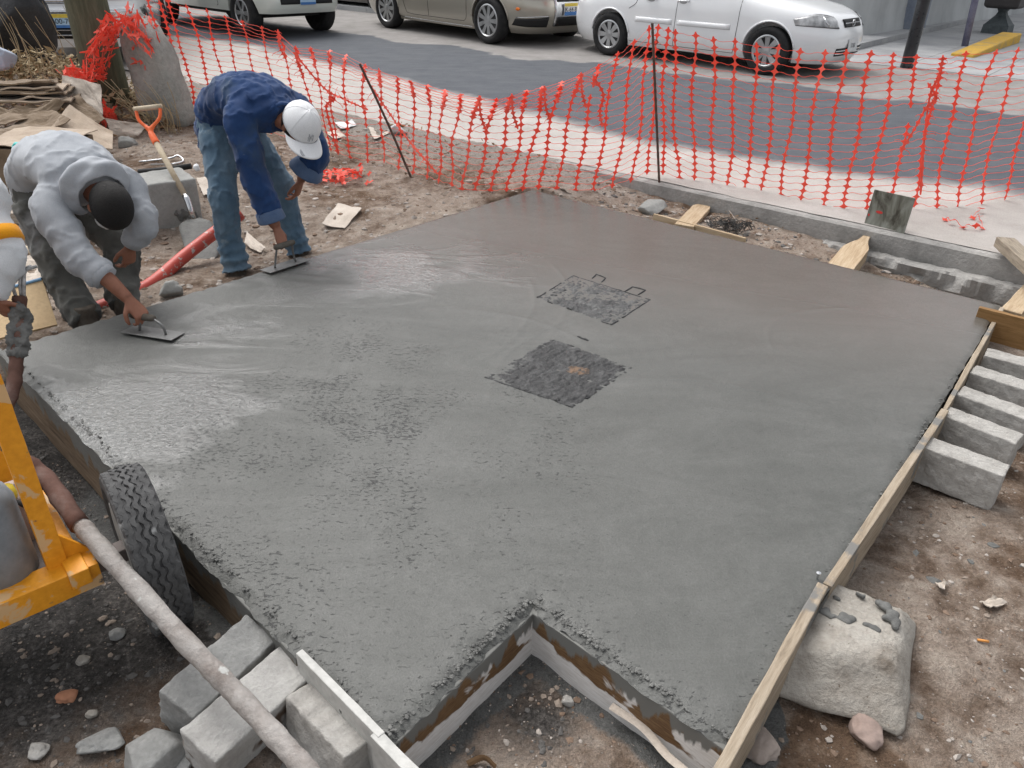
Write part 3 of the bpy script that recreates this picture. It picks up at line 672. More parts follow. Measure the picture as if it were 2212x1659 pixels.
for (px, py, sd) in ((793, 400, 5), (798, 380, 6)):
    q = PG(px, py); mb = MB(); star(mb, q+Vector((0, 0, .02)), Vector((.8, .2, .3)).normalized(), Vector((.1, .7, .7)).normalized(), .024, .024)
    if sd == 5: star(mb, q+Vector((.03, .01, .025)), Vector((.3, .9, .3)).normalized(), Vector((.8, -.3, .4)).normalized(), .024, .024)
    tag(bake(mb.obj('netting_scrap', NET), [('SOLIDIFY', {'thickness': .0016})]), ['torn pair of orange net knots lying on the bare dirt', 'single orange net knot standing in the dirt'][sd-5], 'netting')
q = PS(2075, 488); mb = MB(); rr = random.Random(8); prev = None
pts = [PS(2040, 478), PS(2052, 486), PS(2080, 495), PS(2105, 498), PS(2120, 496), PS(2112, 478), PS(2100, 474), PS(2116, 460)]
for i, c in enumerate(pts):
    c = c+Vector((0, 0, .012+.02*(i % 2))); du = Vector((rr.uniform(-1, 1), rr.uniform(-1, 1), .3)).normalized(); dv = du.cross(Vector((rr.uniform(-.4, .4), .5, 1))).normalized()
    star(mb, c, du, dv, .026, .024)
    if prev: ribbon(mb, prev, c, Vector((0, 0, 1)), .002, -.01, .01, rr)
    prev = c
tag(bake(mb.obj('netting_scrap', NET), [('SOLIDIFY', {'thickness': .0016})]), 'torn loose string of orange net knots trailing on the pale dust', 'netting')
# rebar posts
def rebar(a, b, label, r=.007, bend=0.):
    a, b = Vector(a), Vector(b); mb = MB(); n = 46; L = (b-a).length; pts = []; rad = []
    for i in range(n+1):
        t = i/n; pts.append(a.lerp(b, t)+Vector((bend*math.sin(math.pi*t), 0, 0))); rad.append(r*(1.0 if i % 2 else 1.16))
    mb.tube(pts, rad, 8); return tag(mb.obj('rebar_post', REBAR, smooth=False), label, 'rebar post')
T, B = PY(1409, 50, P(1428, 432, .12).y+.02), P(1428, 432, .10); rebar(T, B-Vector((0, 0, .05)), 'upright rusty rebar post holding up the net in front of the white car', .0085)
B = PG(892, 384); rebar(PY(777, 138, B.y+.02), B-Vector((0, 0, .04)), 'leaning rusty rebar post tangled in the sagging part of the net', .0085, .01)
WIRE = pm('wire', [(.03, .03, .03), (.07, .065, .06)], 20, .6, .2)
mb = MB(); c = PY(1414, 92, FEND[31][1].y-.01); mb.tube([c+Vector((.022*math.cos(a), -.012, .016*math.sin(a)+.004*a*.2)) for a in np.linspace(0, 12, 40)], .0015, 5)
tag(mb.obj('tie_wire', WIRE), 'small coil of tie wire around the upright rebar post', 'wire')

# ------------------------------------------------------------------ vehicles
RUBBER = pm('tyre_rubber', [(.012, .012, .013), (.022, .022, .023), (.04, .039, .038)], 12, .85, .3, 60, .3)
DARK = pm('dark_plastic', [(.008, .008, .009), (.016, .016, .017)], 9, .6, .1, 40, .35)
CHROME = pm('chrome', [(.55, .56, .58), (.68, .69, .7)], 6, .22, .05, 40, .5, 1.)
ALLOY = pm('alloy', [(.42, .43, .44), (.56, .57, .58)], 8, .35, .1, 60, .5, .85)
def paint(name, col, rough=.22, dirt=(.3, .27, .23), metal=0., coat=.8):
    k = NT(name); z = k.n('ShaderNodeSeparateXYZ', {0: k.tc.outputs['Object']}).outputs[2]; nz = k.noise(5, 6, .6)
    f = k.math('MULTIPLY', k.ramp(z, [(.15, .55), (.45, .06)]), nz)
    c = k.mix(f, col, dirt); k.out(c, k.math('ADD', rough, k.math('MULTIPLY', f, .6)), None, .5, metal); k.b.inputs['Coat Weight'].default_value = coat; k.b.inputs['Coat Roughness'].default_value = .08; return k.m
WHITEP = paint('white_paint', (.82, .835, .85)); SILVERP = paint('silver_paint', (.40, .375, .32), .3, (.3, .28, .24), .55); TRUCKP = paint('truck_white', (.62, .65, .60), .35)
k = NT('lamp_glass'); LAMP = k.out(k.ramp(k.noise(6, 3), [(.38, (.16, .165, .17)), (.62, (.52, .53, .54))]), .08, None, .6); k.b.inputs['Coat Weight'].default_value = 1
k = NT('window_glass'); GLASS = k.out(k.ramp(k.noise(2, 2), [(.3, (.012, .014, .016)), (.7, (.03, .034, .037))]), .04, None, .6); k.b.inputs['Coat Weight'].default_value = 1
AMBER = pm('amber_lens', [(.75, .16, .015), (.85, .24, .03)], 10, .25, .05); REDL = pm('red_lens', [(.42, .01, .012), (.55, .02, .02)], 10, .25, .05)
PLW = pm('plate_white', [(.6, .62, .63), (.72, .73, .74)], 8, .5, .05); PLB = pm('plate_blue', [(.05, .16, .42), (.08, .22, .52)], 8, .5, .05); PLY = pm('plate_yellow', [(.62, .46, .06), (.72, .56, .1)], 8, .5, .05)
PLS = pm('plate_sky', [(.35, .55, .75), (.5, .68, .82)], 8, .5, .05); INK = pm('plate_ink', [(.03, .035, .05), (.06, .06, .08)], 8, .6, .05)
def interp(tab, z):
    zs = [a for a, b in tab]; return float(np.interp(z, zs, [b for a, b in tab]))
class Car:
    """body from horizontal slices; front +x, origin on the ground under the middle of the wheelbase"""
    def __init__(s, front, rear, hw, expo, zs, arch): s.front, s.rear, s.hw, s.expo, s.zs, s.arch = front, rear, hw, expo, zs, arch
    def ring(s, z, n=96):
        xf, xr, w, e = interp(s.front, z), interp(s.rear, z), interp(s.hw, z), interp(s.expo, z); out = []
        cx, a = (xf+xr)/2, (xf-xr)/2
        for k in range(n):
            t = 2*math.pi*k/n; c, sn = math.cos(t), math.sin(t)
            out.append((cx+a*math.copysign(abs(c)**(2/e), c), w*math.copysign(abs(sn)**(2/e), sn), z))
        return out
    def side(s, x, z):
        """half width of the body at x,z"""
        xf, xr, w, e = interp(s.front, z), interp(s.rear, z), interp(s.hw, z), interp(s.expo, z); cx, a = (xf+xr)/2, (xf-xr)/2
        u = min(1, abs((x-cx)/a)); return w*max(0., 1-u**e)**(1/e)
    def nose(s, y, z, sgn=1):
        xf, xr, w, e = interp(s.front, z), interp(s.rear, z), interp(s.hw, z), interp(s.expo, z); cx, a = (xf+xr)/2, (xf-xr)/2
        return cx+sgn*a*max(0., 1-min(1, abs(y)/w)**e)**(1/e)
    def body(s, root, mat, name='body'):
        mb = MB(); n = 120; vs = []
        for z in s.zs: vs += s.ring(z, n)
        m = len(s.zs); fs = [(i*n+k, i*n+(k+1) % n, (i+1)*n+(k+1) % n, (i+1)*n+k) for i in range(m-1) for k in range(n)]
        fs += [tuple(range(n-1, -1, -1)), tuple((m-1)*n+k for k in range(n))]; mb.add(vs, fs)
        o = mk(name, mb.v, mb.f, mat, smooth=True)
        cut = MB()
        for (x, r, zc) in s.arch:
            for sg in (-1, 1): cut.lathe([(r, -.28), (r, .28)], 40, Matrix.Translation((x, sg*.85, zc)) @ Matrix.Rotation(R(90), 4, 'X'))
        c = cut.obj('cut', mat); b = o.modifiers.new('b', 'BOOLEAN'); b.object = c; b.operation = 'DIFFERENCE'; b.solver = 'EXACT'
        bake(o, []); bpy.data.objects.remove(c)
        o.parent = root
        try: o.data.set_sharp_from_angle(angle=R(38))
        except Exception: pass
        return o
    def wrap(s, name, root, mat, pts, r=.004, off=.001, sgn=-1, smooth=True):
        """seam along side points (x,z)"""
        mb = MB(); mb.tube([(x, sgn*(s.side(x, z)+off), z) for x, z in pts], r, 6); return mb.obj(name, mat, root_m(root, mb), smooth=smooth)
    def patch(s, name, root, mat, us, vs, fn, th=.012):
        """grid patch standing th proud of the surface: fn(u,v)->point"""
        nu_, nv_ = len(us), len(vs); vv = [fn(u, v) for u in us for v in vs]; ff = [(i*nv_+j, (i+1)*nv_+j, (i+1)*nv_+j+1, i*nv_+j+1) for i in range(nu_-1) for j in range(nv_-1)]
        o = mk(name, vv, ff, mat, smooth=True); bake(o, [('SOLIDIFY', {'thickness': th, 'offset': 0})]); o.parent = root; return o
def root_m(root, mb): return root
def localpart(mb, name, mat, root, smooth=False):
    o = mk(name, mb.v, mb.f, mat, smooth=smooth); o.parent = root; return o
def wheel(root, x, y, r, w, spokes, sgn, rimr=.68, wide=.05, mats=None, name='wheel'):
    M = Matrix.Translation((x, y, r)) @ Matrix.Rotation(R(90)*(-sgn), 4, 'X')      # local +z points outwards
    h = w/2; t = MB(); ri = r*rimr
    t.lathe([(ri, -h*.7), (ri+.01, -h*.85), (r*.92, -h), (r*.985, -h*.8), (r, -h*.4), (r, h*.4), (r*.985, h*.8), (r*.92, h), (r*.80, h*1.04), (ri+.012, h*.88), (ri, h*.78)], 40, M)
    W = localpart(t, name, RUBBER, root, True)
    d = MB(); d.lathe([(0.001, h*.12), (ri, h*.12)], 32, M); b = localpart(d, 'brake_disc', DARK, root); b.parent = W
    rm = MB(); rm.lathe([(ri, h*.2), (ri+.004, h*.86), (ri-.012, h*.92), (ri-.024, h*.8), (ri-.03, h*.3)], 36, M)
    rm.lathe([(.001, h*.86), (.05, h*.82), (.065, h*.5)], 20, M)
    for i in range(spokes):
        a = 2*math.pi*i/spokes; A = M @ Matrix.Rotation(a, 4, 'Z')
        w0, w1 = .022, wide*.62
        vs = [A @ Vector(q) for q in ((.045, -w0, h*.78), (ri-.015, -w1, h*.84), (ri-.015, w1, h*.84), (.045, w0, h*.78), (.045, -w0*1.3, h*.4), (ri-.015, -w1*1.25, h*.5), (ri-.015, w1*1.25, h*.5), (.045, w0*1.3, h*.4))]
        rm.add(vs, [(0, 1, 2, 3), (0, 4, 5, 1), (3, 2, 6, 7)])
    q = localpart(rm, 'rim', ALLOY, root); q.parent = W
    return W
def text_part(s, size, M, mat, root, name='lettering', ext=.001):
    cu = bpy.data.curves.new('t', 'FONT'); cu.body = s; cu.size = size; cu.align_x = 'CENTER'; cu.align_y = 'CENTER'; cu.extrude = ext
    o = bpy.data.objects.new('t', cu); COL.objects.link(o); dg = bpy.context.evaluated_depsgraph_get(); me = bpy.data.meshes.new_from_object(o.evaluated_get(dg)); bpy.data.objects.remove(o)
    p = link(name, me, mat); p.parent = root; p.matrix_basis = M; return p
def plate(root, M, w, h, s, bands, base=PLW):
    mb = MB(); mb.box(-w/2, w/2, -h/2, h/2, -.004, .004, M); p = localpart(mb, 'number_plate', base, root)
    for y0, y1, m in bands:
        b = MB(); b.box(-w/2+.004, w/2-.004, y0*h-h/2, y1*h-h/2, .004, .0055, M); q = localpart(b, 'plate_band', m, root); q.parent = p
    if s: 
        t = text_part(s, h*.52, M @ Matrix.Translation((0, -.006, .0065)), INK, root); t.parent = p
    return p
def facing(x, y, z, d):
    """matrix whose local z looks along d, local y up"""
    zz = Vector(d).normalized(); xx = Vector((0, 0, 1)).cross(zz).normalized(); yy = zz.cross(xx)
    return Matrix.Translation((x, y, z)) @ Matrix((xx, yy, zz)).transposed().to_4x4()
CARANG = math.atan2(-1.66, 1.9)
def place(px0, py0, px1, py1, wb, label, name, side=-1, track=.74):
    """near-side wheel contacts (rear, front) in the picture -> car frame"""
    a, b = PS(px0, py0), PS(px1, py1); d = (b-a); sc = d.length/wb; ang = math.atan2(d.y, d.x)
    mid = (a+b)/2+Vector((-math.sin(ang), math.cos(ang), 0))*track*sc*(-side)
    M = Matrix.Translation(mid) @ Matrix.Rotation(ang, 4, 'Z') @ Matrix.Rotation(-math.asin(max(-.2, min(.2, d.z/d.length))), 4, 'Y') @ Matrix.Scale(sc, 4)
    t = thing(name, label, 'car', M=M); return t, sc
# ---- white saloon
wc, s_ = place(1316, 119, 1649, 161, 2.49, 'white compact car parked across the street behind the upright rebar post', 'parked_car')
print('white scale', s_)
C = Car(front=[(.17, 1.96), (.26, 2.02), (.42, 2.05), (.52, 2.04), (.58, 2.02), (.68, 1.97), (.76, 1.86), (.82, 1.70), (.90, 1.28), (.97, .86), (1.15, .48), (1.40, .02)], rear=[(.17, -2.02), (.26, -2.10), (.45, -2.14), (.60, -2.13), (.80, -2.09), (.97, -2.02), (1.15, -1.62), (1.40, -1.15)],
        hw=[(.17, .74), (.26, .79), (.45, .815), (.7, .815), (.9, .79), (.97, .775), (1.15, .70), (1.40, .58)], expo=[(.17, 4.4), (.5, 4.6), (.7, 4.4), (.85, 3.8), (.97, 4.5), (1.4, 5)],
        zs=[.17, .2, .26, .34, .42, .5, .55, .6, .66, .72, .77, .82, .86, .90, .94, .97, 1.05, 1.15, 1.28, 1.38, 1.42], arch=[(1.245, .335, .30), (-1.245, .335, .30)])
C.body(wc, WHITEP)
for x in (-1.245, 1.245):
    for y, sg in ((-.72, -1), (.72, 1)): wheel(wc, x, y, .292, .19, 8, sg, .66, .062)
for pts in ([(-.62, .95), (-.60, .55), (-.72, .36), (-.74, .23)], ):
    pass
def seam(C, root, pts, r=.0035, name='door_seam', mat=DARK):
    mb = MB(); mb.tube([(x, -(C.side(x, z)+.0005), z) for x, z in crv([(a, b, 0) for a, b in pts], 6) for x, z in [(x, z)]] if False else [(q.x, -(C.side(q.x, q.y)), q.y) for q in crv([(a, b, 0) for a, b in pts], 6)], r, 6)
    return localpart(mb, name, mat, root, True)
seam(C, wc, [(.80, .96), (.80, .6), (.78, .3), (.76, .22)]); seam(C, wc, [(-.13, .96), (-.14, .6), (-.15, .3), (-.15, .22)])
seam(C, wc, [(-.78, .96), (-.80, .75), (-.92, .66)])
seam(C, wc, [(-.9, .235), (0, .225), (.76, .22)], .003)
def sidepad(C, root, x0, x1, z0, z1, name, mat, th=.018, slope=0.):
    us = np.linspace(x0, x1, 14); vs = [0, .18, .5, .82, 1]
    def fn(u, v):
        zz = z0+(z1-z0)*v+slope*(u-x0); out = th*(1-abs(2*v-1)**3)*(1 if x0+.01 < u < x1-.01 else .1); return (u, -(C.side(u, zz)+out), zz)
    return C.patch(name, root, mat, us, vs, fn, .006)
sidepad(C, wc, -.11, .70, .50, .565, 'side_moulding', WHITEP); sidepad(C, wc, -.80, -.19, .50, .565, 'side_moulding', WHITEP)
for xh in (-.55, .08-.12):
    mb = MB(); zz = .80; y = -(C.side(xh, zz)); mb.tube(crv([(xh-.09, y, zz), (xh-.06, y-.028, zz+.004), (xh+.04, y-.03, zz+.008), (xh+.08, y, zz+.01)], 4), [(.012, .016)]*13, 8); localpart(mb, 'door_handle', WHITEP, wc, True)
    mb = MB(); mb.blob((xh-.01, y, zz-.014), .06, .006, .03); localpart(mb, 'handle_recess', pm('recess', [(.4, .41, .42), (.5, .51, .52)], 6, .5, .05), wc, True)
# arch lips
for x in (-1.245, 1.245):
    mb = MB(); pts = []
    for a in np.linspace(R(8), R(172), 24):
        px_, pz = x+.345*math.cos(a), .30+.345*math.sin(a); pts.append((px_, -(C.side(px_, pz)+.004), pz))
    mb.tube(pts, [(.012, .014)]*24, 8); localpart(mb, 'wheel_arch_lip', WHITEP, wc, True)
def nosepatch(C, root, y0, y1, z0, z1, name, mat, th=.012, out=.004, ny=12, nz=6, warp=None):
    def fn(u, v):
        y = y0+(y1-y0)*u; z0_, z1_ = (z0, z1) if warp is None else warp(u)
        zz = z0_+(z1_-z0_)*v; return (C.nose(y, zz)+out, y, zz)
    return C.patch(name, root, mat, np.linspace(0, 1, ny), np.linspace(0, 1, nz), fn, th)
for sg in (-1, 1):
    lp = nosepatch(C, wc, sg*.42, sg*.745, .60, .74, 'headlight', LAMP, .012, .004, 18, 7, warp=lambda u: (.595+.02*u, .72+.03*math.sin(u*3)-.10*max(0, u-.6)))
    rim_ = [(.42+.325*u_, .595+.02*u_) for u_ in np.linspace(0, 1, 10)]+[(.42+.325*u_, .72+.03*math.sin(u_*3)-.10*max(0, u_-.6)) for u_ in np.linspace(1, 0, 10)]; rim_.append(rim_[0])
    mb = MB(); mb.tube([(C.nose(sg*y_, z_)+.006, sg*y_, z_) for y_, z_ in rim_], .005, 6); q = localpart(mb, 'lamp_seal', DARK, wc, True); q.parent = lp
    mb = MB(); mb.tube([(C.nose(sg*y, zz)+.010, sg*y, zz) for y, zz in ((.56, .615), (.575, .66), (.56, .72))], .012, 8); q = localpart(mb, 'lamp_divider', CHROME, wc, True); q.parent = lp
gr = nosepatch(C, wc, -.27, .27, .60, .69, 'grille', DARK, .012, .006)
mb = MB(); mb.tube([(C.nose(y, .645)+.016, y, .645) for y in np.linspace(-.25, .25, 12)], [(.008, .008)]*12, 6); q = localpart(mb, 'grille_bar', CHROME, wc); q.parent = gr
mb = MB(); xx = C.nose(0, .645)+.026; mb.tube([(xx, .038*math.cos(a), .645+.038*math.sin(a)) for a in np.linspace(0, 2*math.pi, 25)], .006, 6, cap=False); mb.tube([(xx, -.055, .64), (xx, -.01, .643), (xx, .01, .65), (xx, .055, .652)], .005, 6); q = localpart(mb, 'emblem', CHROME, wc); q.parent = gr
ig = nosepatch(C, wc, -.42, .42, .27, .36, 'air_intake', DARK, .008, .004)
for zz in (.295, .33):
    mb = MB(); mb.tube([(C.nose(y, zz)+.008, y, zz) for y in np.linspace(-.42, .42, 12)], .007, 6); q = localpart(mb, 'intake_bar', WHITEP, wc); q.parent = ig
plate(wc, facing(C.nose(.0, .38)+.02, .0, .385, (1, 0, .05)), .31, .15, '7-51', [])
mb = MB(); mb.box(-2.09, -2.0, -.78, -.68, .74, .95); localpart(mb, 'tail_lamp', REDL, wc)
def greenhouse(C, root):
    for i, (x0, x1) in enumerate(((-.72, -.14), (-.10, .62))):
        C.patch('side_window', root, GLASS, np.linspace(x0, x1, 8), np.linspace(0, 1, 5), lambda u, v: (min(u, .78-.9*v*.5), -(C.side(min(u, .78-.45*v), 1.0+.33*v)+.004), 1.0+.33*v), .006)
    C.patch('windscreen', root, GLASS, np.linspace(-.62, .62, 8), np.linspace(0, 1, 5), lambda y, v: (C.nose(y*(1-.15*v), 1.0+.33*v)+.004, y*(1-.15*v), 1.0+.33*v), .006)
greenhouse(C, wc)
mb = MB(); mb.blob((.70, -.90, 1.02), .06, .09, .06); localpart(mb, 'wing_mirror', DARK, wc, True)
# ---- silver saloon
sc_, s_ = place(846, 60, 1062, 94, 2.58, 'champagne silver saloon car parked behind the white compact car', 'parked_car', track=.77)
print('silver scale', s_)
C = Car(front=[(.17, 1.98), (.24, 2.07), (.36, 2.12), (.50, 2.13), (.60, 2.11), (.70, 2.05), (.78, 1.95), (.84, 1.80), (.92, 1.36), (1.0, .92), (1.18, .55), (1.44, .05)], rear=[(.17, -2.2), (.3, -2.30), (.5, -2.34), (.8, -2.30), (1.0, -2.2), (1.18, -1.7), (1.44, -1.2)],
        hw=[(.17, .79), (.26, .85), (.45, .875), (.7, .88), (.92, .85), (1.0, .83), (1.18, .75), (1.44, .62)], expo=[(.17, 4), (.5, 4.2), (.7, 4.2), (.85, 3.8), (1.0, 4.5), (1.4, 5)],
        zs=[.17, .2, .26, .34, .42, .5, .57, .64, .70, .75, .80, .84, .88, .92, .96, 1.0, 1.08, 1.18, 1.32, 1.41, 1.45], arch=[(1.29, .355, .32), (-1.29, .355, .32)])
C.body(sc_, SILVERP)
for x in (-1.29, 1.29):
    for y, sg in ((-.775, -1), (.775, 1)): wheel(sc_, x, y, .315, .205, 9, sg, .70, .05)
seam(C, sc_, [(.82, .98), (.82, .6), (.80, .34), (.74, .27)]); seam(C, sc_, [(-.10, .98), (-.12, .6), (-.13, .28)]); seam(C, sc_, [(-.82, .62), (-.74, .34), (-.62, .275), (0, .27), (.74, .27)])
seam(C, sc_, [(-.95, .215), (0, .2), (.9, .2)], .006, 'sill_trim', CHROME)
for x in (-1.29, 1.29):
    mb = MB(); pts = []
    for a in np.linspace(R(5), R(175), 24):
        px_, pz = x+.362*math.cos(a), .32+.362*math.sin(a); pts.append((px_, -(C.side(px_, pz)+.002), pz))
    mb.tube(pts, [(.012, .012)]*24, 8); localpart(mb, 'wheel_arch_lip', SILVERP, sc_, True)
for sg in (-1, 1):
    nosepatch(C, sc_, sg*.36, sg*.80, .62, .76, 'headlight', LAMP, .012, .004, 18, 7, warp=lambda u: (.64-.015*math.sin(u*3), .79-.03*u))
    f = nosepatch(C, sc_, sg*.40, sg*.74, .27, .40, 'fog_light_recess', DARK, .01, .004, 14, 5, warp=lambda u: (.27+.06*max(0, u-.75), .40-.03*u))
    mb = MB(); mb.tube([(C.nose(sg*y, zz)+.01, sg*y, zz) for y, zz in [(.40, .41), (.5, .41), (.62, .40), (.74, .385)]], .008, 6); q = localpart(mb, 'chrome_trim', CHROME, sc_, True); q.parent = f
gr = nosepatch(C, sc_, -.30, .30, .26, .80, 'grille', CHROME, .014, .006, 16, 10, warp=lambda u: (.28, .80))
for z0, z1 in ((.28, .40), (.60, .78)):
    q = nosepatch(C, sc_, -.25, .25, z0, z1, 'grille_opening', DARK, .008, .016, 14, 5); q.parent = gr
for zz in (.64, .68, .72, .76):
    mb = MB(); mb.tube([(C.nose(y, zz)+.024, y, zz) for y in np.linspace(-.24, .24, 10)], .005, 6); q = localpart(mb, 'grille_bar', CHROME, sc_); q.parent = gr
mb = MB(); xx = C.nose(0, .71)+.045; zc = .715
mb.tube([(xx, .058*math.cos(a), zc+.058*math.sin(a)) for a in np.linspace(0, 2*math.pi, 29)], .006, 6, cap=False)
mb.tube([(xx, y, zc+z_) for y, z_ in ((-.022, .05), (0, .008), (.022, .05))], .005, 6); mb.tube([(xx, y, zc+z_) for y, z_ in ((-.05, .022), (-.022, -.05), (0, -.008), (.022, -.05), (.05, .022))], .005, 6)
mb.lathe([(.001, -.004), (.056, -.004)], 24, facing(xx-.004, 0, zc, (1, 0, 0)))
q = localpart(mb, 'emblem', CHROME, sc_); q.parent = gr
plate(sc_, facing(C.nose(0, .5)+.03, 0, .50, (1, 0, .02)), .30, .16, 'JK-64-89', [(.74, 1, PLY), (0, .3, PLB)])
mb = MB(); x0 = 1.80; mb.blob((x0, -(C.side(x0, .50)), .50), .055, .012, .022); localpart(mb, 'side_marker', AMBER, sc_, True)
greenhouse(C, sc_)
# ---- pickup driving down the street, bonnet towards the right
fr = PS(540, 80); frr = PS(702, 79)
ang = CARANG; dirv = Vector((math.cos(ang), math.sin(ang), 0)); lat = Vector((-math.sin(ang), math.cos(ang), 0))
M = Matrix.Translation(fr+lat*.72-dirv*1.45+Vector((0, 0, .02))) @ Matrix.Rotation(ang, 4, 'Z')
tk = thing('pickup_truck', 'white pickup truck with a dark grille driving along the street', 'pickup truck', M=M)
C = Car(front=[(.36, 2.10), (.48, 2.16), (.62, 2.14), (.66, 2.06), (.95, 2.02), (1.05, 1.9), (1.10, 1.5), (1.14, .62), (1.5, .25), (1.62, .1)], rear=[(.36, -2.4), (.6, -2.5), (1.1, -2.5), (1.14, -1.0), (1.5, -.85), (1.62, -.8)],
        hw=[(.36, .80), (.6, .84), (1.05, .84), (1.14, .82), (1.5, .70), (1.62, .66)], expo=[(.36, 7), (.62, 7), (1.05, 6), (1.14, 6), (1.6, 6)],
        zs=[.36, .40, .48, .56, .62, .66, .75, .85, .95, 1.02, 1.06, 1.10, 1.14, 1.3, 1.5, 1.6, 1.62], arch=[(1.45, .40, .36), (-1.35, .40, .36)])
C.body(tk, TRUCKP)
for x in (-1.35, 1.45):
    for y, sg in ((-.72, -1), (.72, 1)): wheel(tk, x, y, .35, .22, 6, sg, .58, .06)
nosepatch(C, tk, -.55, .55, .68, .98, 'grille', DARK, .02, .01, 10, 6)
bp = nosepatch(C, tk, -.50, .50, .50, .63, 'bumper_opening', DARK, .014, .006, 10, 5)
for sg in (-1, 1): nosepatch(C, tk, sg*.57, sg*.80, .70, .95, 'headlight', LAMP, .012, .008, 8, 5)
plate(tk, facing(C.nose(0, .56)+.03, 0, .565, (1, 0, 0)), .30, .15, '', [(0, .25, PLB)], PLS)
mb = MB(); mb.box(-1.9, 1.7, -.55, .55, .28, .37); localpart(mb, 'chassis', DARK, tk)
seam(C, tk, [(.75, 1.1), (.75, .5), (.7, .42)])
# ---- parked van seen behind the wooden post
vc = PY(130, 58, 10.6); ang = R(-72)
M = Matrix.Translation((vc.x, vc.y, float(street_z(vc.x, vc.y)))) @ Matrix.Rotation(ang, 4, 'Z') @ Matrix.Translation((-2.12, .06, 0))
vn = thing('parked_van', 'white van with chrome grille bars parked behind the wooden post', 'van', M=M)
C = Car(front=[(.25, 2.05), (.4, 2.12), (.7, 2.12), (.74, 2.05), (1.15, 2.0), (1.25, 1.8), (1.3, 1.2), (2.0, .6)], rear=[(.25, -2.4), (2.0, -2.4)], hw=[(.25, .84), (.7, .9), (1.25, .9), (2.0, .78)], expo=[(.25, 7), (2.0, 7)],
        zs=[.25, .3, .4, .5, .6, .7, .74, .9, 1.05, 1.15, 1.2, 1.25, 1.3, 1.6, 1.9, 2.0], arch=[(1.3, .38, .33), (-1.4, .38, .33)])
C.body(vn, WHITEP)
for x in (-1.4, 1.3):
    for y, sg in ((-.80, -1), (.80, 1)): wheel(vn, x, y, .33, .2, 6, sg, .6, .06)
gr = nosepatch(C, vn, -.5, .5, .76, 1.12, 'grille', DARK, .012, .004, 10, 5)
for zz in (.79, .88, .97, 1.06):
    mb = MB(); mb.tube([(C.nose(y, zz)+.02, y, zz) for y in np.linspace(-.5, .5, 8)], [(.022, .012)]*8, 8); q = localpart(mb, 'grille_bar', CHROME, vn, True); q.parent = gr
for sg in (-1, 1): nosepatch(C, vn, sg*.54, sg*.86, .80, 1.1, 'headlight', LAMP, .02, .01, 8, 5)
bu = nosepatch(C, vn, -.88, .88, .56, .70, 'bumper', CHROME, .03, .02, 14, 5)
q = nosepatch(C, vn, -.6, .6, .36, .50, 'air_intake', DARK, .01, .006, 10, 4)
for zz in (.40, .46):
    mb = MB(); mb.tube([(C.nose(y, zz)+.014, y, zz) for y in np.linspace(-.6, .6, 8)], .010, 6); w_ = localpart(mb, 'intake_bar', CHROME, vn, True); w_.parent = q
plate(vn, facing(C.nose(-.05, .56)+.05, -.05, .57, (1, 0, 0)), .30, .16, '01-00-70', [(.72, 1, PLY), (0, .2, PLB)], PLS)
# ---- dark car beyond the silver one
M = Matrix.Translation(PS(762, 22)+lat*.8-dirv*.4) @ Matrix.Rotation(CARANG, 4, 'Z')
dk = thing('parked_car', 'dark car parked behind the champagne silver saloon', 'car', M=M)
DKP = paint('black_paint', (.012, .012, .014), .2)
C = Car(front=[(.17, 1.98), (.36, 2.1), (.6, 2.08), (.78, 1.95), (.84, 1.80), (1.0, .92), (1.44, .05)], rear=[(.17, -2.2), (.5, -2.3), (1.0, -2.2), (1.44, -1.2)], hw=[(.17, .79), (.45, .87), (1.0, .83), (1.44, .62)], expo=[(.17, 4), (1.0, 4.5), (1.4, 5)],
        zs=[.17, .2, .3, .42, .5, .6, .7, .78, .84, .92, 1.0, 1.18, 1.32, 1.41, 1.45], arch=[(1.29, .355, .32), (-1.29, .355, .32)])
C.body(dk, DKP)
for x in (-1.29, 1.29):
    for y, sg in ((-.775, -1), (.775, 1)): wheel(dk, x, y, .315, .2, 7, sg, .66, .05)

# ------------------------------------------------------------------ far side of the street
k = NT('plaster_wall'); a = k.noise(.8, 8, .65); b = k.noise(1.2, 6, .6, k.co((1, 1, .15))); f = k.noise(60, 5, .65)
c = k.ramp(k.math('ADD', k.math('MULTIPLY', a, .5), k.math('MULTIPLY', b, .5)), [(.35, (.30, .31, .315)), (.5, (.42, .435, .44)), (.65, (.50, .515, .52))])
PLASTER = k.out(c, .9, k.bump(k.math('ADD', a, k.math('MULTIPLY', f, .3)), .6, .03), .15)
WALKM = pm('pavement_concrete', [(.27, .275, .285), (.36, .365, .37), (.43, .43, .43)], 1.6, .9, .4, 50, .2)
YEL = pm('worn_yellow_paint', [(.36, .28, .14), (.60, .37, .07), (.68, .42, .07)], 5, .7, .4, 40, .2)
def KP(d, t, z): q = K0+KN*d+KT*t; return Vector((q.x, q.y, z))
SZW = lambda d: .24+.024*min(d, 7)
# pavement
mb = MB(); d0, d1 = 7.05, 34
for i in range(40):
    t0, t1 = -22+i*1.1, -22+(i+1)*1.1-.012; zb, zt = SZW(d0)-.1, SZW(d0)+(.09 if t0 < -1.5 else .004)
    q = [KP(d0, t0, zb), KP(d0, t1, zb), KP(d1, t1, zb), KP(d1, t0, zb), KP(d0+.01, t0, zt), KP(d0+.01, t1, zt), KP(d1, t1, zt), KP(d1, t0, zt)]
    mb.add(q, [(4, 5, 6, 7), (0, 1, 5, 4), (1, 2, 6, 5), (3, 0, 4, 7)])
tag(mb.obj('pavement', WALKM), kind='structure')
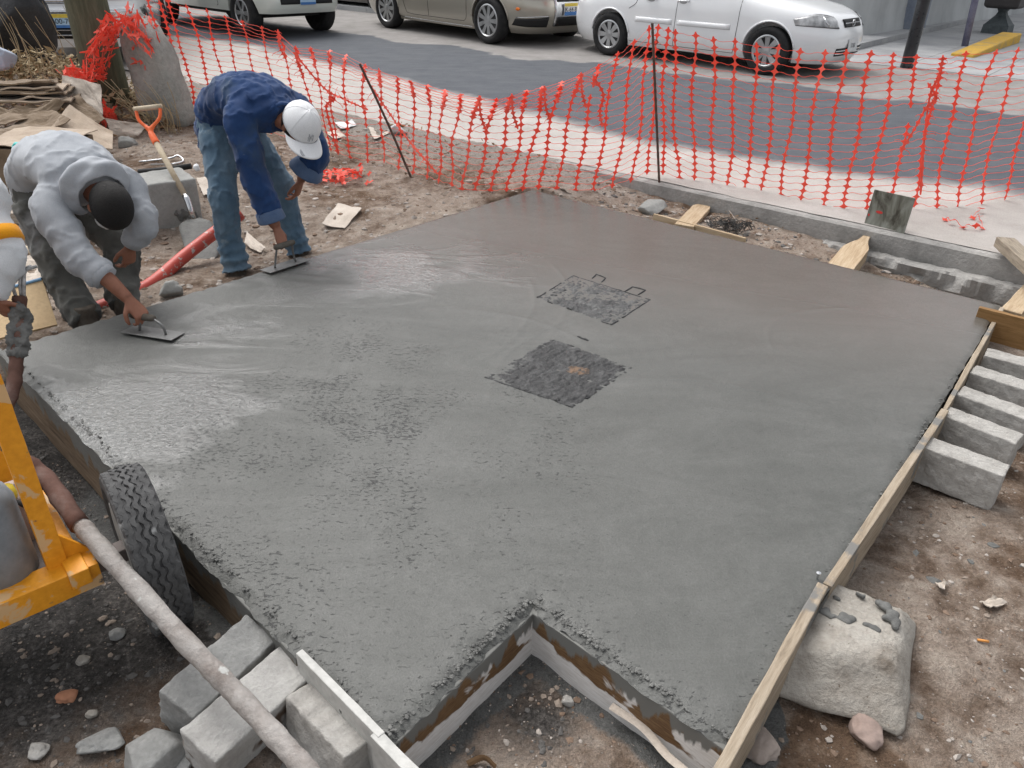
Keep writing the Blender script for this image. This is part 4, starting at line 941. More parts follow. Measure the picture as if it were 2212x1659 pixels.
# rendered building wall
W1, W2 = PS(1859, 88), PS(2212, 27); W1.z = W2.z = .4; W0 = W1-KT*30; W3_ = W2+(W2-W1)*1.2
bw = thing('building_wall', 'peeling grey rendered wall of the building across the street', 'building', tuple(W1))
WP = [W0.lerp(W1, i/70) for i in range(70)]+[W1.lerp(W3_, i/70) for i in range(71)]; n2 = 28; vs = []
for i, q in enumerate(WP):
    nn = -KN if i < 70 else Vector(((W3_-W1).y, -(W3_-W1).x, 0)).normalized()
    for j in range(n2+1):
        zz = .3+j*5.2/n2; dd = -.03*mnoise.fractal(Vector((i*.3, zz*.8, 3)), 1, 2, 3)+.12*max(0, 1-(zz-.3)/.5)*(mnoise.noise(Vector((i*.25, 1, 1)))*.5+.5)
        vs.append(q+nn*dd+Vector((0, 0, zz-.4)))
mk('wall', vs, [(i*(n2+1)+j, (i+1)*(n2+1)+j, (i+1)*(n2+1)+j+1, i*(n2+1)+j+1) for i in range(len(WP)-1) for j in range(n2)], PLASTER, bw, smooth=True)
BLUEG = pm('blue_grey_paint', [(.16, .19, .25), (.22, .25, .31), (.28, .31, .36)], 4, .7, .3, 40, .25)
def wall_box(p, d, L, z0, z1, name, mat, th=.1, back=.15):
    d = Vector(d).normalized(); nn = Vector((d.y, -d.x, 0)); mb = MB(); v = [p+nn*th, p+d*L+nn*th, p+d*L-nn*back, p-nn*back]; v = [Vector((a_.x, a_.y, z0)) for a_ in v]+[Vector((a_.x, a_.y, z1)) for a_ in v]
    mb.add(v, [(3, 2, 1, 0), (4, 5, 6, 7), (0, 1, 5, 4), (1, 2, 6, 5), (2, 3, 7, 6), (3, 0, 4, 7)]); return mb.obj(name, mat, bw)
dW = (W2-W1).normalized(); wall_box(PS(1950, 72)-dW*.2, dW, .75, .35, 4.6, 'pilaster', BLUEG, .22)
for t0 in (-24, -20, -16, -12, -8, -4): wall_box(W1+KT*t0, KT, 1.3, 1.6, 2.9, 'window', GLASS, .03)
wall_box(W0, KT, 30, 5.3, 5.6, 'cornice', PLASTER, .25)
# yellow kerb ramp
a, b = PS(2095, 125), PS(2195, 92)
mb = MB(); dd = (b-a); dd.z = 0; dn = Vector((-dd.y, dd.x, 0)).normalized()
za, zb = a.z, b.z
q = [a-dn*.05, b-dn*.05, b+dn*.28, a+dn*.28]; q = [Vector((v.x, v.y, .3)) for v in q]+[Vector((v.x, v.y, zz)) for v, zz in zip(q, (za+.05, zb+.16, zb+.16, za+.05))]
mb.add(q, [(4, 5, 6, 7), (0, 1, 5, 4), (1, 2, 6, 5), (2, 3, 7, 6), (3, 0, 4, 7)])
o = mb.obj('kerb_ramp', YEL); bake(o, [('BEVEL', {'width': .02, 'segments': 2})]); tag(o, 'worn yellow painted kerb ramp on the far pavement', 'kerb')
# bollard
BLACKP = pm('black_enamel', [(.012, .013, .016), (.022, .023, .027), (.035, .036, .04)], 6, .3, .1, 40, .5)
q = PS(1958, 146); bo = thing('bollard', 'round black metal bollard with a collared neck across the street', 'bollard', tuple(q)); M = Matrix.Translation(q)
H = 1.05; r = .082
mb = MB(); mb.lathe([(r*1.06, -.05), (r*1.05, .03), (r, .05), (r, .80*H)], 28, M); mb.obj('post', BLACKP, bo, smooth=False).data.polygons.foreach_set('use_smooth', [True]*84) if False else mb.obj('post', BLACKP, bo)
mb = MB(); mb.lathe([(r, .80*H), (r*1.18, .81*H), (r*1.18, .84*H), (r*.8, .86*H), (r*.74, .885*H), (r*1.05, .905*H), (r*1.2, .92*H), (r*1.2, .945*H), (r*.9, .985*H), (.001, H*1.01)], 28, M); mb.obj('collar', BLACKP, bo, smooth=True)
# leaning signpost and litter bin
q = PS(2084, 100); mb = MB(); top = PY(2150, -190, q.y+.1); mb.tube([q-Vector((0, 0, .05)), q.lerp(top, .5), top], .055, 14)
tag(mb.obj('sign_post', pm('post_paint', [(.13, .13, .20), (.19, .19, .27), (.24, .24, .32)], 5, .6, .3, 40, .3), smooth=True), 'slanting grey-blue metal post beside the yellow kerb ramp', 'post')
DKG = pm('dark_green_iron', [(.05, .06, .065), (.085, .10, .105), (.12, .135, .14)], 7, .7, .3, 40, .3)
q = PS(2152, 72); lb = thing('litter_bin', 'dark street litter bin on a flared iron pedestal', 'litter bin', tuple(q)); M = Matrix.Translation(q) @ Matrix.Rotation(R(-42), 4, 'Z')
def sq(w, z): return [M @ Vector((x*w, y*w, z)) for x, y in ((-1, -1), (1, -1), (1, 1), (-1, 1))]
prof = [(.24, 0), (.23, .16), (.20, .19), (.09, .34), (.07, .40), (.10, .46)]; mb = MB(); vs = []
for w_, z_ in prof: vs += sq(w_, z_)
mb.add(vs, [(4*i+j, 4*i+(j+1) % 4, 4*i+4+(j+1) % 4, 4*i+4+j) for i in range(len(prof)-1) for j in range(4)]+[(20, 21, 22, 23)]); mb.obj('pedestal', DKG, lb)
mb = MB(); vs = []
prof = [(.26, .46), (.31, .50), (.33, .8), (.35, 1.15), (.33, 1.2)]
for w_, z_ in prof: vs += sq(w_, z_)
mb.add(vs, [(4*i+j, 4*i+(j+1) % 4, 4*i+4+(j+1) % 4, 4*i+4+j) for i in range(len(prof)-1) for j in range(4)]+[(3, 2, 1, 0), (16, 17, 18, 19)]); o = mb.obj('bin', pm('bin_brown', [(.05, .045, .045), (.075, .07, .07)], 6, .6, .2), lb); bake(o, [('BEVEL', {'width': .02, 'segments': 2})])

# ------------------------------------------------------------------ people
def cloth(name, cols, scale=6., weave=260., fade=None, rough=.92, speck=None, bd=.0025):
    k = NT(name); nz = k.noise(scale, 7, .6); f = k.noise(weave, 3, .6); wr = k.noise(7, 3, .5, dist=.8); wr.noise_type = 'RIDGED_MULTIFRACTAL'
    c = k.ramp(nz, [(.3+.4*i/(len(cols)-1), q) for i, q in enumerate(cols)]); c = k.mix(.35, c, k.ramp(f, [(.3, .55), (.7, 1.08)]), 'MULTIPLY')
    if fade: c = k.mix(k.ramp(k.noise(fade[1], 5, .6), [(fade[2], 0.), (fade[2]+.12, .85)]), c, fade[0])
    if speck: c = k.mix(k.ramp(k.noise(speck[1], 3, .5), [(speck[2], 0.), (speck[2]+.03, 1.)]), c, speck[0])
    n1 = k.bump(f, .35, .001); n2 = k.bump(wr, .55, .006, n1.outputs[0]); m = k.out(c, rough, n2, .15); k.b.inputs['Sheen Weight'].default_value = .15; return m
DENIM = cloth('denim_shirt_cloth', [(.012, .033, .098), (.019, .050, .142), (.031, .070, .18)], 5, 300, ((.036, .062, .11), 4, .55), speck=((.5, .52, .55), 34, .76))
DENIMC = cloth('denim_cuff_cloth', [(.06, .10, .19), (.11, .16, .26)], 8)
JEANS = cloth('jeans_cloth', [(.055, .10, .155), (.10, .165, .23), (.165, .235, .30)], 5, 300, ((.25, .30, .32), 6, .58))
HOODM = cloth('grey_fleece', [(.31, .33, .36), (.385, .405, .435), (.45, .47, .50)], 7, 340, ((.30, .29, .275), 3.2, .6))
WORKT = cloth('cement_trousers', [(.055, .056, .052), (.09, .09, .083), (.13, .13, .12)], 5, 260, ((.20, .20, .20), 4, .58))
CAPM = cloth('white_cap_cloth', [(.70, .71, .73), (.80, .81, .82)], 5, 300, bd=.001); LOGO = cloth('grey_embroidery', [(.36, .37, .39), (.46, .47, .49)], 30)
WSLEEVE = cloth('white_sleeve_cloth', [(.55, .57, .59), (.68, .70, .72)], 4, 280, ((.4, .4, .39), 9, .66)); BAND = cloth('orange_band', [(.80, .30, .01), (.88, .38, .02)], 8)
BOOTM = pm('work_boot', [(.05, .04, .032), (.09, .075, .06), (.15, .14, .125)], 9, .85, .5, 60, .2)
k = NT('skin'); nz = k.noise(14, 5, .6); SKIN = k.out(k.ramp(nz, [(.3, (.20, .082, .05)), (.7, (.29, .13, .082))]), .55, k.bump(k.noise(160, 4), .2, .002), .35); k.b.inputs['Subsurface Weight'].default_value = .08; k.b.inputs['Subsurface Radius'].default_value = (.01, .004, .002)
k = NT('hair'); HAIR = k.out(k.ramp(k.noise(180, 3), [(.3, (.008, .0075, .0075)), (.7, (.022, .02, .019))]), .65, k.bump(k.noise(120, 4, .7, k.co((1, 1, 3))), 1., .008), .3)
EYEW = pm('eye', [(.55, .53, .5), (.65, .63, .6)], 9, .3, .0)
class Body:
    def __init__(s, m, g, label):
        s.m = Vector((*m, 0)); s.g = Vector((*g, 0)).normalized(); s.l = Vector((-s.g.y, s.g.x, 0))
        s.t = thing('person', label, 'person', (m[0], m[1], gz(*m)))
    def at(s, a, z, sd=0): return s.m+s.g*a+s.l*sd+Vector((0, 0, z))
def organic(name, mb, mat, parent, vox, it=4, fac=.5, wr=None, deci=None):
    o = mk(name, mb.v, mb.f, mat); bake(o, [('REMESH', {'mode': 'VOXEL', 'voxel_size': vox}), ('SMOOTH', {'factor': fac, 'iterations': it})])
    me = o.data
    if wr:
        nrm = [v.normal.copy() for v in me.vertices]
        for v, n in zip(me.vertices, nrm): v.co += n*wr(v.co)
        me.update()
    me.polygons.foreach_set('use_smooth', [True]*len(me.polygons))
    if not me.materials: me.materials.append(mat)
    o.parent = parent; o.matrix_parent_inverse = PM[parent.name].inverted(); return o
def wrk(amp, sc, stretch=(1, 1, 1), seed=0.):
    st = Vector(stretch)
    def f(c):
        p = Vector((c.x*st.x, c.y*st.y, c.z*st.z))*sc+Vector((seed, seed*2, 0))
        r = 1-abs(mnoise.fractal(p, 1, 2.1, 3))*2.4; return amp*1.5*(r*r*r-.3 if r > 0 else -.3)+amp*.6*mnoise.noise(p*.45)
    return f
def hand(mb, w, d, n, th, curl, size=1.0, spread=.10):
    """hand added to mb: wrist w, finger direction d, n = palm-side normal, th = +1/-1 thumb side"""
    d = Vector(d).normalized(); n = Vector(n); n = (n-d*n.dot(d)).normalized(); x = d.cross(n)*th     # x: towards the thumb side
    S = size
    mb.tube([w-d*.03*S, w, w+d*.03*S, w+d*.06*S, w+d*.09*S, w+d*.098*S], [(.026*S, .020*S), (.027*S, .019*S), (.034*S, .018*S), (.040*S, .016*S), (.038*S, .014*S), (.030*S, .010*S)], 12, x)
    for i, (ox, L, r) in enumerate(((.029, .076, .0088), (.0105, .084, .0092), (-.0085, .078, .0088), (-.027, .062, .0078))):
        p = w+d*(.088-.004*abs(i-1))*S+x*ox*S; dd = (d+x*spread*(1.5-i)*.5).normalized(); pts = [p-dd*.02*S, p]; a = 0.
        for q, fr in enumerate((.44, .32, .24)):
            a += curl*(1.0, 1.1, .7)[q]+.05*i; v = dd*math.cos(a)+n*math.sin(a); pts.append(pts[-1]+v*L*fr*S)
        mb.tube(pts, [r*S*1.05, r*S*1.05, r*S, r*S*.92, r*S*.7], 8, x)
    p = w+d*.022*S+x*.026*S+n*.004*S; v1 = (d*.62+x*.68+n*.30).normalized(); v2 = (d*.86+x*.15+n*.5*min(1, curl*1.4)).normalized(); v3 = (d*.8-x*.25+n*.7*min(1, curl*1.4)).normalized()
    mb.tube([p-v1*.01, p+v1*.038*S, p+v1*.038*S+v2*.032*S, p+v1*.038*S+v2*.032*S+v3*.024*S], [.014*S, .0115*S, .0105*S, .007*S], 8, n)
def head(mb, c, f, u):
    """skull, jaw, nose, brow, ears; f = facing, u = crown direction. returns the matrix (side, face, up)"""
    u = Vector(u).normalized(); f = Vector(f); f = (f-u*f.dot(u)).normalized(); s = f.cross(u); M = Matrix((s, f, u)).transposed()
    T = lambda x, y, z: Vector(c)+M @ Vector((x, y, z))
    mb.blob(T(0, -.008, .02), .076, .096, .098, M, 16, 12); mb.blob(T(0, .022, -.055), .058, .066, .062, M, 14, 10); mb.blob(T(0, .055, -.088), .032, .026, .026, M)
    mb.tube([T(0, .082, .018), T(0, .098, -.015), T(0, .104, -.034), T(0, .085, -.042)], [.009, .012, .016, .012], 8); mb.blob(T(0, .079, .032), .052, .014, .010, M)
    mb.blob(T(0, .083, -.066), .024, .010, .007, M); mb.blob(T(0, .080, -.079), .022, .010, .008, M)
    for sg in (-1, 1): mb.blob(T(sg*.079, -.008, -.012), .010, .020, .032, M, 10, 8)
    return M, T
def eyes(T, M, parent):
    for sg in (-1, 1):
        mb = MB(); mb.blob(T(sg*.031, .076, .008), .013, .010, .009, M, 10, 8); o = mb.obj('eye', EYEW, parent, smooth=True)
def boot(b, parent, ankle, d, s=1.0):
    d = Vector((d.x, d.y, 0)).normalized(); z0 = ankle.z; mb = MB(); gnd = ankle.z
    mb.tube([ankle+Vector((0, 0, .16)), ankle+Vector((0, 0, .08)), ankle+Vector((0, 0, .03))], [.052, .052, .056], 12)
    p = Vector((ankle.x, ankle.y, z0)); mb.tube([p-d*.085+Vector((0, 0, .035)), p-d*.06+Vector((0, 0, .045)), p+d*.03+Vector((0, 0, .05)), p+d*.11+Vector((0, 0, .04)), p+d*.175+Vector((0, 0, .035)), p+d*.19+Vector((0, 0, .03))], [(.03, .03), (.042, .042), (.046, .05), (.052, .042), (.044, .034), (.02, .02)], 12, d.cross(Vector((0, 0, 1))))
    return organic('boot', mb, BOOTM, parent, .009, 3)
def dent(p, i, n, amp, ph=0.): return 1+amp*math.sin(i*1.9+ph)
def leg_rings(pts, rad, bunch, n=26):
    """path resampled with bunched folds near the ankle end"""
    P_ = crv(pts, n//(len(pts)-1)); m = len(P_); out = []
    for i in range(m):
        t = i/(m-1); r = float(np.interp(t, np.linspace(0, 1, len(rad)), rad)); w = max(0, (t-.72)/.28)
        out.append(r*(1+bunch*w*math.sin(t*70)+.035*math.sin(t*31)))
    return P_, out

# ---- man in the blue denim shirt
B = Body((-1.5, 4.39), (.785, -.62), 'person in a blue denim shirt, jeans and white cap bending with a trowel'); bt = B.at
gzb = .05
hipc, sh = bt(-.20, .86), bt(.20, .955)
fR, fL = P(513, 590, gzb), P(648, 551, gzb)
mb = MB()
mb.tube(crv([bt(-.29, .70), bt(-.27, .82), bt(-.20, .93), bt(-.07, 1.005), bt(.08, 1.02), bt(.20, .985), bt(.29, .93)], 4), [(.155, .13)]*3+[(.168, .135)]*4+[(.178, .135)]*5+[(.19, .13)]*5+[(.195, .118)]*4+[(.16, .10)]*3+[(.09, .08)], 22, B.l)
shR, elR, wrR = bt(.19, .955, -.175), bt(.27, .70, -.195), bt(.335, .43, -.16)
mb.tube(crv([bt(.17, .97, -.06), shR, shR.lerp(elR, .5), elR, elR.lerp(wrR, .5), wrR], 5), [.085]*3+[.088]*5+[.078]*6+[.072]*6+[.068]*6, 14)
shL, elL, wrL = bt(.20, .955, .175), bt(.27, .72, .235), bt(.17, .56, .175)
mb.tube(crv([bt(.17, .97, .06), shL, shL.lerp(elL, .5), elL, elL.lerp(wrL, .55)], 5), [.085]*3+[.086]*5+[.078]*6+[.074]*7, 14)
organic('shirt', mb, DENIM, B.t, .011, 5, .5, wrk(.0085, 8, (1, 1, .8), 3))
mb = MB(); p = bt(.27, .95); mb.tube([p+B.l*(.085*math.sin(a))+(B.g*.35+Vector((0, 0, 1))).normalized()*(.075*math.cos(a))+B.g*(.02*math.cos(a)) for a in np.linspace(-2.5, 2.5, 17)], [(.026, .014)]*17, 8); organic('collar', mb, DENIM, B.t, .008, 2)
for nm, a, b_, r0, r1 in (('R', elR.lerp(wrR, .78), wrR, .066, .074), ('L', elL.lerp(wrL, .38), elL.lerp(wrL, .72), .074, .10)):
    mb = MB(); d_ = (b_-a); mb.tube([a, a+d_*.1, a+d_*.9, b_, b_-d_*.05, b_-d_*.9], [r0, r0+.008, r1, r1, r1-.014, r0-.014], 18, jit=.05, rnd=random.Random(2)); o = mb.obj('rolled_cuff', DENIMC, B.t, smooth=True)
# jeans
mb = MB(); hR, hL = bt(-.20, .80, -.085), bt(-.20, .80, .085); kR, kL = bt(-.05, .46, -.20), bt(-.03, .46, .18)
mb.tube([bt(-.22, .93), bt(-.23, .84), bt(-.21, .74), bt(-.19, .69)], [(.155, .12), (.17, .14), (.165, .14), (.12, .10)], 20, B.l)
for h_, k_, f_, ph in ((hR, kR, fR, 0), (hL, kL, fL, 1.3)):
    ps, rs = leg_rings([h_, h_.lerp(k_, .5), k_, k_.lerp(f_, .5)+B.g*-.02, f_+Vector((0, 0, .02))], [.105, .098, .085, .08, .072, .076, .08], .2); mb.tube(ps, rs, 16)
organic('jeans', mb, JEANS, B.t, .0105, 2, .5, wrk(.007, 11, (1, 1, .7), 8))
for f_ in (fR, fL): boot(B, B.t, Vector((f_.x, f_.y, gzb-.09)), B.g+B.l*.1)
mb = MB()
hc = bt(.385, .90, .05)
HM, HT = head(mb, hc, B.g*.62-Vector((0, 0, .85))-B.l*.28, B.g*.75+Vector((0, 0, .72)))
HM = HM*1.1; _c = hc.copy(); HT = lambda x, y, z, M=HM, c=_c: c+M @ Vector((x, y, z))
mb.tube([bt(.18, .96), bt(.27, .945, .02), hc], [.062, .058, .055], 12); mb.tube([bt(-.2, .85), bt(0, .95), bt(.2, .95)], [(.10, .08)]*3, 12, B.l)
hdR = bt(.36, .33, -.155)
mb.tube([shR, elR, wrR, hdR+Vector((0, 0, .07))], [.045, .042, .036, .027], 12); mb.tube([shL, elL, elL.lerp(wrL, .6), wrL], [.045, .042, .034, .026], 12)
mb.tube([bt(.18, .95, -.16), bt(.2, .95, 0), bt(.18, .95, .16)], .05, 10)
for h_, k_, f_ in ((hR, kR, fR), (hL, kL, fL)): mb.tube([bt(-.2, .85), h_, k_, f_], [.07, .06, .05, .04], 10)
hand(mb, hdR+Vector((0, 0, .06)), B.g*.45-Vector((0, 0, 1)), -B.l*.2-B.g*.9+Vector((0, 0, -.3)), 1, .95)
hand(mb, wrL, B.g*-.25-Vector((0, 0, 1))-B.l*.25, -B.g*.8-B.l*.5, -1, .45)
organic('body', mb, SKIN, B.t, .0055, 3, .4)
eyes(HT, HM, B.t)
mb = MB(); mb.blob(HT(0, -.028, -.004), .081, .086, .075, HM, 18, 12); organic('hair', mb, HAIR, B.t, .009, 2)
# cap
def cap_pt(a, e): return HT(.089*math.cos(e)*math.cos(a), -.006+.111*math.cos(e)*math.sin(a), .030+.098*math.sin(e)*(1+.10*max(0, math.sin(a))))
n1, n2 = 36, 12; vs = [cap_pt(2*math.pi*i/n1, -.12+(math.pi/2+.10)*j/n2) for j in range(n2+1) for i in range(n1)]
cp = mk('cap', vs, [(j*n1+i, j*n1+(i+1) % n1, (j+1)*n1+(i+1) % n1, (j+1)*n1+i) for j in range(n2) for i in range(n1)], CAPM, B.t, smooth=True); bake(cp, [('SOLIDIFY', {'thickness': .004})])
mb = MB(); nu_, nv_ = 24, 8; vs = []
for i in range(nu_+1):
    a = R(22)+R(136)*i/nu_
    for j in range(nv_+1):
        t = j/nv_; ext = .082*(math.sin((i/nu_)*math.pi)**.6); bx = (.089+.35*ext*t)*math.cos(a)*1.02; by = -.006+.111*math.sin(a)+ext*t
        vs.append(HT(bx, by, .024-.030*(bx/.09)**2-.10*t*ext))
br = mk('brim', vs, [(i*(nv_+1)+j, (i+1)*(nv_+1)+j, (i+1)*(nv_+1)+j+1, i*(nv_+1)+j+1) for i in range(nu_) for j in range(nv_)], CAPM, B.t, smooth=True); bake(br, [('SOLIDIFY', {'thickness': .005})]); sub(br, cp)
mb = MB(); mb.blob(HT(0, -.006, .130), .007, .007, .005, HM, 10, 6); q = mb.obj('button', CAPM, B.t, smooth=True); sub(q, cp)
mb = MB()
for i in range(6):
    a = i*math.pi/3+math.pi/6; mb.tube([cap_pt(a, e)*1.0 for e in np.linspace(-.1, 1.5, 10)], .0018, 5)
q = mb.obj('panel_seams', CAPM, B.t); sub(q, cp); tag(q, kind='stuff')
def lg(x, z): return cap_pt(math.pi/2-x*9, .30+z*9.)
mb = MB()
for pl in ([(-.018, -.016), (-.018, .016), (.012, -.016), (.012, .018)], [(-.008, .020), (.002, .004), (.016, .020)], [(.002, .004), (.000, -.022)], [(-.02, -.006), (.018, .0)]):
    mb.tube([lg(x, z) for x, z in pl], .0032, 6)
q = mb.obj('cap_emblem', LOGO, B.t); sub(q, cp)
mb = MB(); mb.add([HT(.036+.014*math.cos(a), .150+.020*math.sin(a), .0165-.0009) for a in np.linspace(0, 6.0, 16)], [tuple(range(16))]); q = mb.obj('brim_sticker', LOGO, B.t); bake(q, [('SOLIDIFY', {'thickness': .006, 'offset': 0})]); sub(q, cp)
# trowels
STEEL = pm('trowel_steel', [(.13, .13, .128), (.20, .20, .197), (.27, .27, .265)], 8, .45, .2, 60, .4, .5)
def trowel(c, d, label, hp):
    c = Vector(c); d = Vector((d[0], d[1], 0)).normalized(); y = Vector((-d.y, d.x, 0)); t = thing('trowel', label, 'trowel', tuple(c))
    rbox('blade', c+Vector((0, 0, .005)), d, .27, .10, .004, STEEL, t, .0012, up=Vector((0, 0, 1))+y*.08)
    mb = MB(); mb.tube(crv([c-d*.07+Vector((0, 0, .008)), c-d*.06+Vector((0, 0, .05)), hp-d*.05], 4), .006, 8); mb.tube(crv([c+d*.07+Vector((0, 0, .008)), c+d*.06+Vector((0, 0, .05)), hp+d*.05], 4), .006, 8); mb.obj('bracket', STEEL, t, smooth=True)
    mb = MB(); mb.tube([hp-d*.065, hp-d*.05, hp, hp+d*.05, hp+d*.065], [.012, .016, .017, .016, .012], 12); mb.obj('handle', BOOTM, t, smooth=True)
hp = hdR+B.g*.035+Vector((0, 0, -.045)); trowel((hp.x, hp.y, SL+.004), (B.l.x, B.l.y), 'steel finishing trowel held over the slab by the person in the blue shirt', hdR+B.g*.05+Vector((0, 0, -.02)))

# ---- man in the grey hoodie
G = Body((-2.15, 3.64), (.785, -.62), 'person in a pale grey hooded sweatshirt with black hair bending to smooth the wet slab'); gt = G.at
mb = MB()
mb.tube(crv([gt(-.30, .53), gt(-.31, .62), gt(-.26, .74), gt(-.13, .82), gt(.03, .835), gt(.16, .79), gt(.25, .73)], 4), [(.16, .12)]*3+[(.172, .13)]*4+[(.18, .135)]*5+[(.186, .13)]*5+[(.186, .118)]*4+[(.155, .10)]*3+[(.10, .08)], 22, G.l)
gsR, geR, gwR = gt(.20, .69, -.19), gt(.37, .50, -.19), gt(.50, .40, -.135)
ps = crv([gt(.15, .76, -.07), gsR, gsR.lerp(geR, .5), geR, geR.lerp(gwR, .75)], 6); m_ = len(ps)
mb.tube(ps, [(.092-.026*i/m_)*(1+.06*math.sin(i*1.7)*(i > m_*.4)) for i in range(m_)], 16)
gsL, geL, gwL = gt(.19, .73, .175), gt(.31, .56, .165), gt(.22, .44, .11)
ps = crv([gt(.15, .78, .07), gsL, gsL.lerp(geL, .5), geL, geL.lerp(gwL, .75)], 6); m_ = len(ps)
mb.tube(ps, [(.088-.028*i/m_)*(1+.06*math.sin(i*1.7)*(i > m_*.4)) for i in range(m_)], 16)
organic('sweatshirt', mb, HOODM, G.t, .011, 6, .5, wrk(.0055, 8, (1, 1, .8), 12))
hc2 = gt(.35, .685, .005); nb = gt(.23, .755, .0); ax = (hc2-nb).normalized(); e1 = (Vector((0, 0, 1))-ax*ax.z).normalized(); e2 = ax.cross(e1)
vs = []; nu_, nv_ = 44, 14
for i in range(nu_+1):
    a = -2.5+5.0*i/nu_; wd_ = .55+.45*math.cos(a*.62)
    for j in range(nv_+1):
        v = j/nv_; rr_ = .108+.040*math.sin(math.pi*min(1, v*1.08))*wd_+.02*v; off = .062-.115*v*wd_-.02*(1-wd_); fold = .008*math.sin(v*9+a*2.2)*wd_+.016*mnoise.fractal(Vector((a*1.6, v*2.2, 1)), 1, 2, 3)
        vs.append(nb+ax*(off+.035*(1-math.cos(a))*.5)+(e1*(math.cos(a)*.9)+e2*math.sin(a))*(rr_+fold)+e1*.014)
hd_ = mk('hood', vs, [(i*(nv_+1)+j, (i+1)*(nv_+1)+j, (i+1)*(nv_+1)+j+1, i*(nv_+1)+j+1) for i in range(nu_) for j in range(nv_)], HOODM, G.t, smooth=True); bake(hd_, [('SOLIDIFY', {'thickness': .010, 'offset': 0}), ('SUBSURF', {'levels': 1})])
for a, b_, r in ((geR.lerp(gwR, .55), geR.lerp(gwR, .86), .064), (geL.lerp(gwL, .6), geL.lerp(gwL, .88), .056)):
    mb = MB(); mb.tube([a, a.lerp(b_, .2), a.lerp(b_, .5), b_, b_.lerp(a, .1)], [r-.008, r, r*.99, r*.94, r*.8], 18, jit=.03, rnd=random.Random(4)); mb.obj('cuff', HOODM, G.t, smooth=True)
fR, fL = P(192, 700, .09), P(272, 668, .09)
mb = MB(); hR, hL = gt(-.24, .60, -.09), gt(-.24, .60, .09); kR, kL = gt(-.08, .36, -.14), gt(-.04, .36, .18)
mb.tube([gt(-.26, .73), gt(-.27, .65), gt(-.25, .56), gt(-.24, .50)], [(.15, .12), (.175, .14), (.17, .14), (.12, .10)], 20, G.l)
for h_, k_, f_ in ((hR, kR, fR), (hL, kL, fL)):
    ps, rs = leg_rings([h_, h_.lerp(k_, .5), k_, k_.lerp(f_, .5)-G.g*.02, f_+Vector((0, 0, .02))], [.110, .102, .090, .086, .08, .08, .082], .07); mb.tube(ps, rs, 16)
organic('trousers', mb, WORKT, G.t, .012, 3, .5, wrk(.010, 9, (1, 1, .7), 18))
for f_ in (fR, fL): boot(G, G.t, Vector((f_.x, f_.y, .03)), G.g)
mb = MB(); HM, HT = head(mb, hc2, G.g*.15-Vector((0, 0, 1)), G.g*1.0-Vector((0, 0, .02))-G.l*.1)
HM = HM*1.12; HT = lambda x, y, z, M=HM, c=hc2.copy(): c+M @ Vector((x, y, z))
mb.tube([gt(.12, .78), nb, hc2], [.065, .06, .055], 12); mb.tube([gt(-.22, .65), gt(0, .79), gt(.16, .75)], [(.10, .08)]*3, 12, G.l); mb.tube([gt(.16, .72, -.16), gt(.16, .75), gt(.16, .74, .16)], .05, 10)
ghR = gt(.60, .315, -.105)
mb.tube([gsR, geR, gwR, ghR-((ghR-gwR).normalized()*.03)], [.046, .042, .036, .027], 12); mb.tube([gsL, geL, geL.lerp(gwL, .8), gwL], [.046, .04, .034, .027], 12)
for h_, k_, f_ in ((hR, kR, fR), (hL, kL, fL)): mb.tube([gt(-.22, .65), h_, k_, f_], [.07, .06, .05, .04], 10)
hand(mb, ghR-(ghR-gwR).normalized()*.02, (ghR-gwR).normalized()+Vector((0, 0, -.25)), Vector((0, 0, -1))-G.g*.6, -1, .85)
hand(mb, gwL, -G.g*.2-Vector((0, 0, 1))-G.l*.15, -G.g*.9-G.l*.2, -1, .55)
organic('body', mb, SKIN, G.t, .0055, 3, .4)
eyes(HT, HM, G.t)
mb = MB(); mb.blob(HT(0, -.014, .030), .0805, .102, .097, HM, 22, 16); organic('hair', mb, HAIR, G.t, .008, 3, .5)
mb = MB(); mb.blob(HT(0, .062, -.058), .052, .045, .040, HM, 14, 10); organic('face_mask', mb, CAPM, G.t, .008, 2)
hp = ghR+G.g*.07+Vector((0, 0, -.045)); trowel((hp.x+.03, hp.y+.0, SL+.004), (G.g.x*.9+.3, G.g.y*.9+.3), 'cement-covered trowel pressed on the slab by the person in the grey sweatshirt', ghR+(ghR-gwR).normalized()*.055+Vector((0, 0, -.025)))

# ---- third worker, mostly out of the frame at the left
W3 = Body((-2.95, 2.72), (.98, .18), 'person in white sleeve with an orange armband reaching for the vibrator hose'); wt = W3.at
sh3, el3, wr3 = PY(-75, 395, 3.02), PY(8, 548, 2.90), PY(-30, 640, 2.78)
mb = MB(); mb.tube(crv([wt(-.25, .72), wt(-.2, .9), wt(-.02, 1.08), (sh3+wt(.1, 1.1))*.5], 5), [(.16, .13)]*5+[(.18, .135)]*6+[(.19, .13)]*5, 18, W3.l)
mb.tube(crv([wt(.05, 1.08), sh3, sh3.lerp(el3, .5), el3, el3.lerp(wr3, .5), wr3], 6), [.09]*8+[.083]*8+[.08]*8+[.07]*7, 16)
organic('jacket', mb, WSLEEVE, W3.t, .012, 5, .5, wrk(.006, 9, (1, 1, 1), 25))
mb = MB(); u_, v_ = sh3.lerp(el3, .70), sh3.lerp(el3, .90); mb.tube([u_, u_.lerp(v_, .1), u_.lerp(v_, .9), v_], [.082, .095, .097, .084], 20); mb.obj('orange_armband', BAND, W3.t, smooth=True)
mb = MB(); f3R, f3L = wt(0, .05, -.15), wt(-.03, .05, .15)
mb.tube([wt(-.22, .92), wt(-.22, .8), wt(-.2, .68)], [(.15, .12), (.17, .14), (.14, .12)], 18, W3.l)
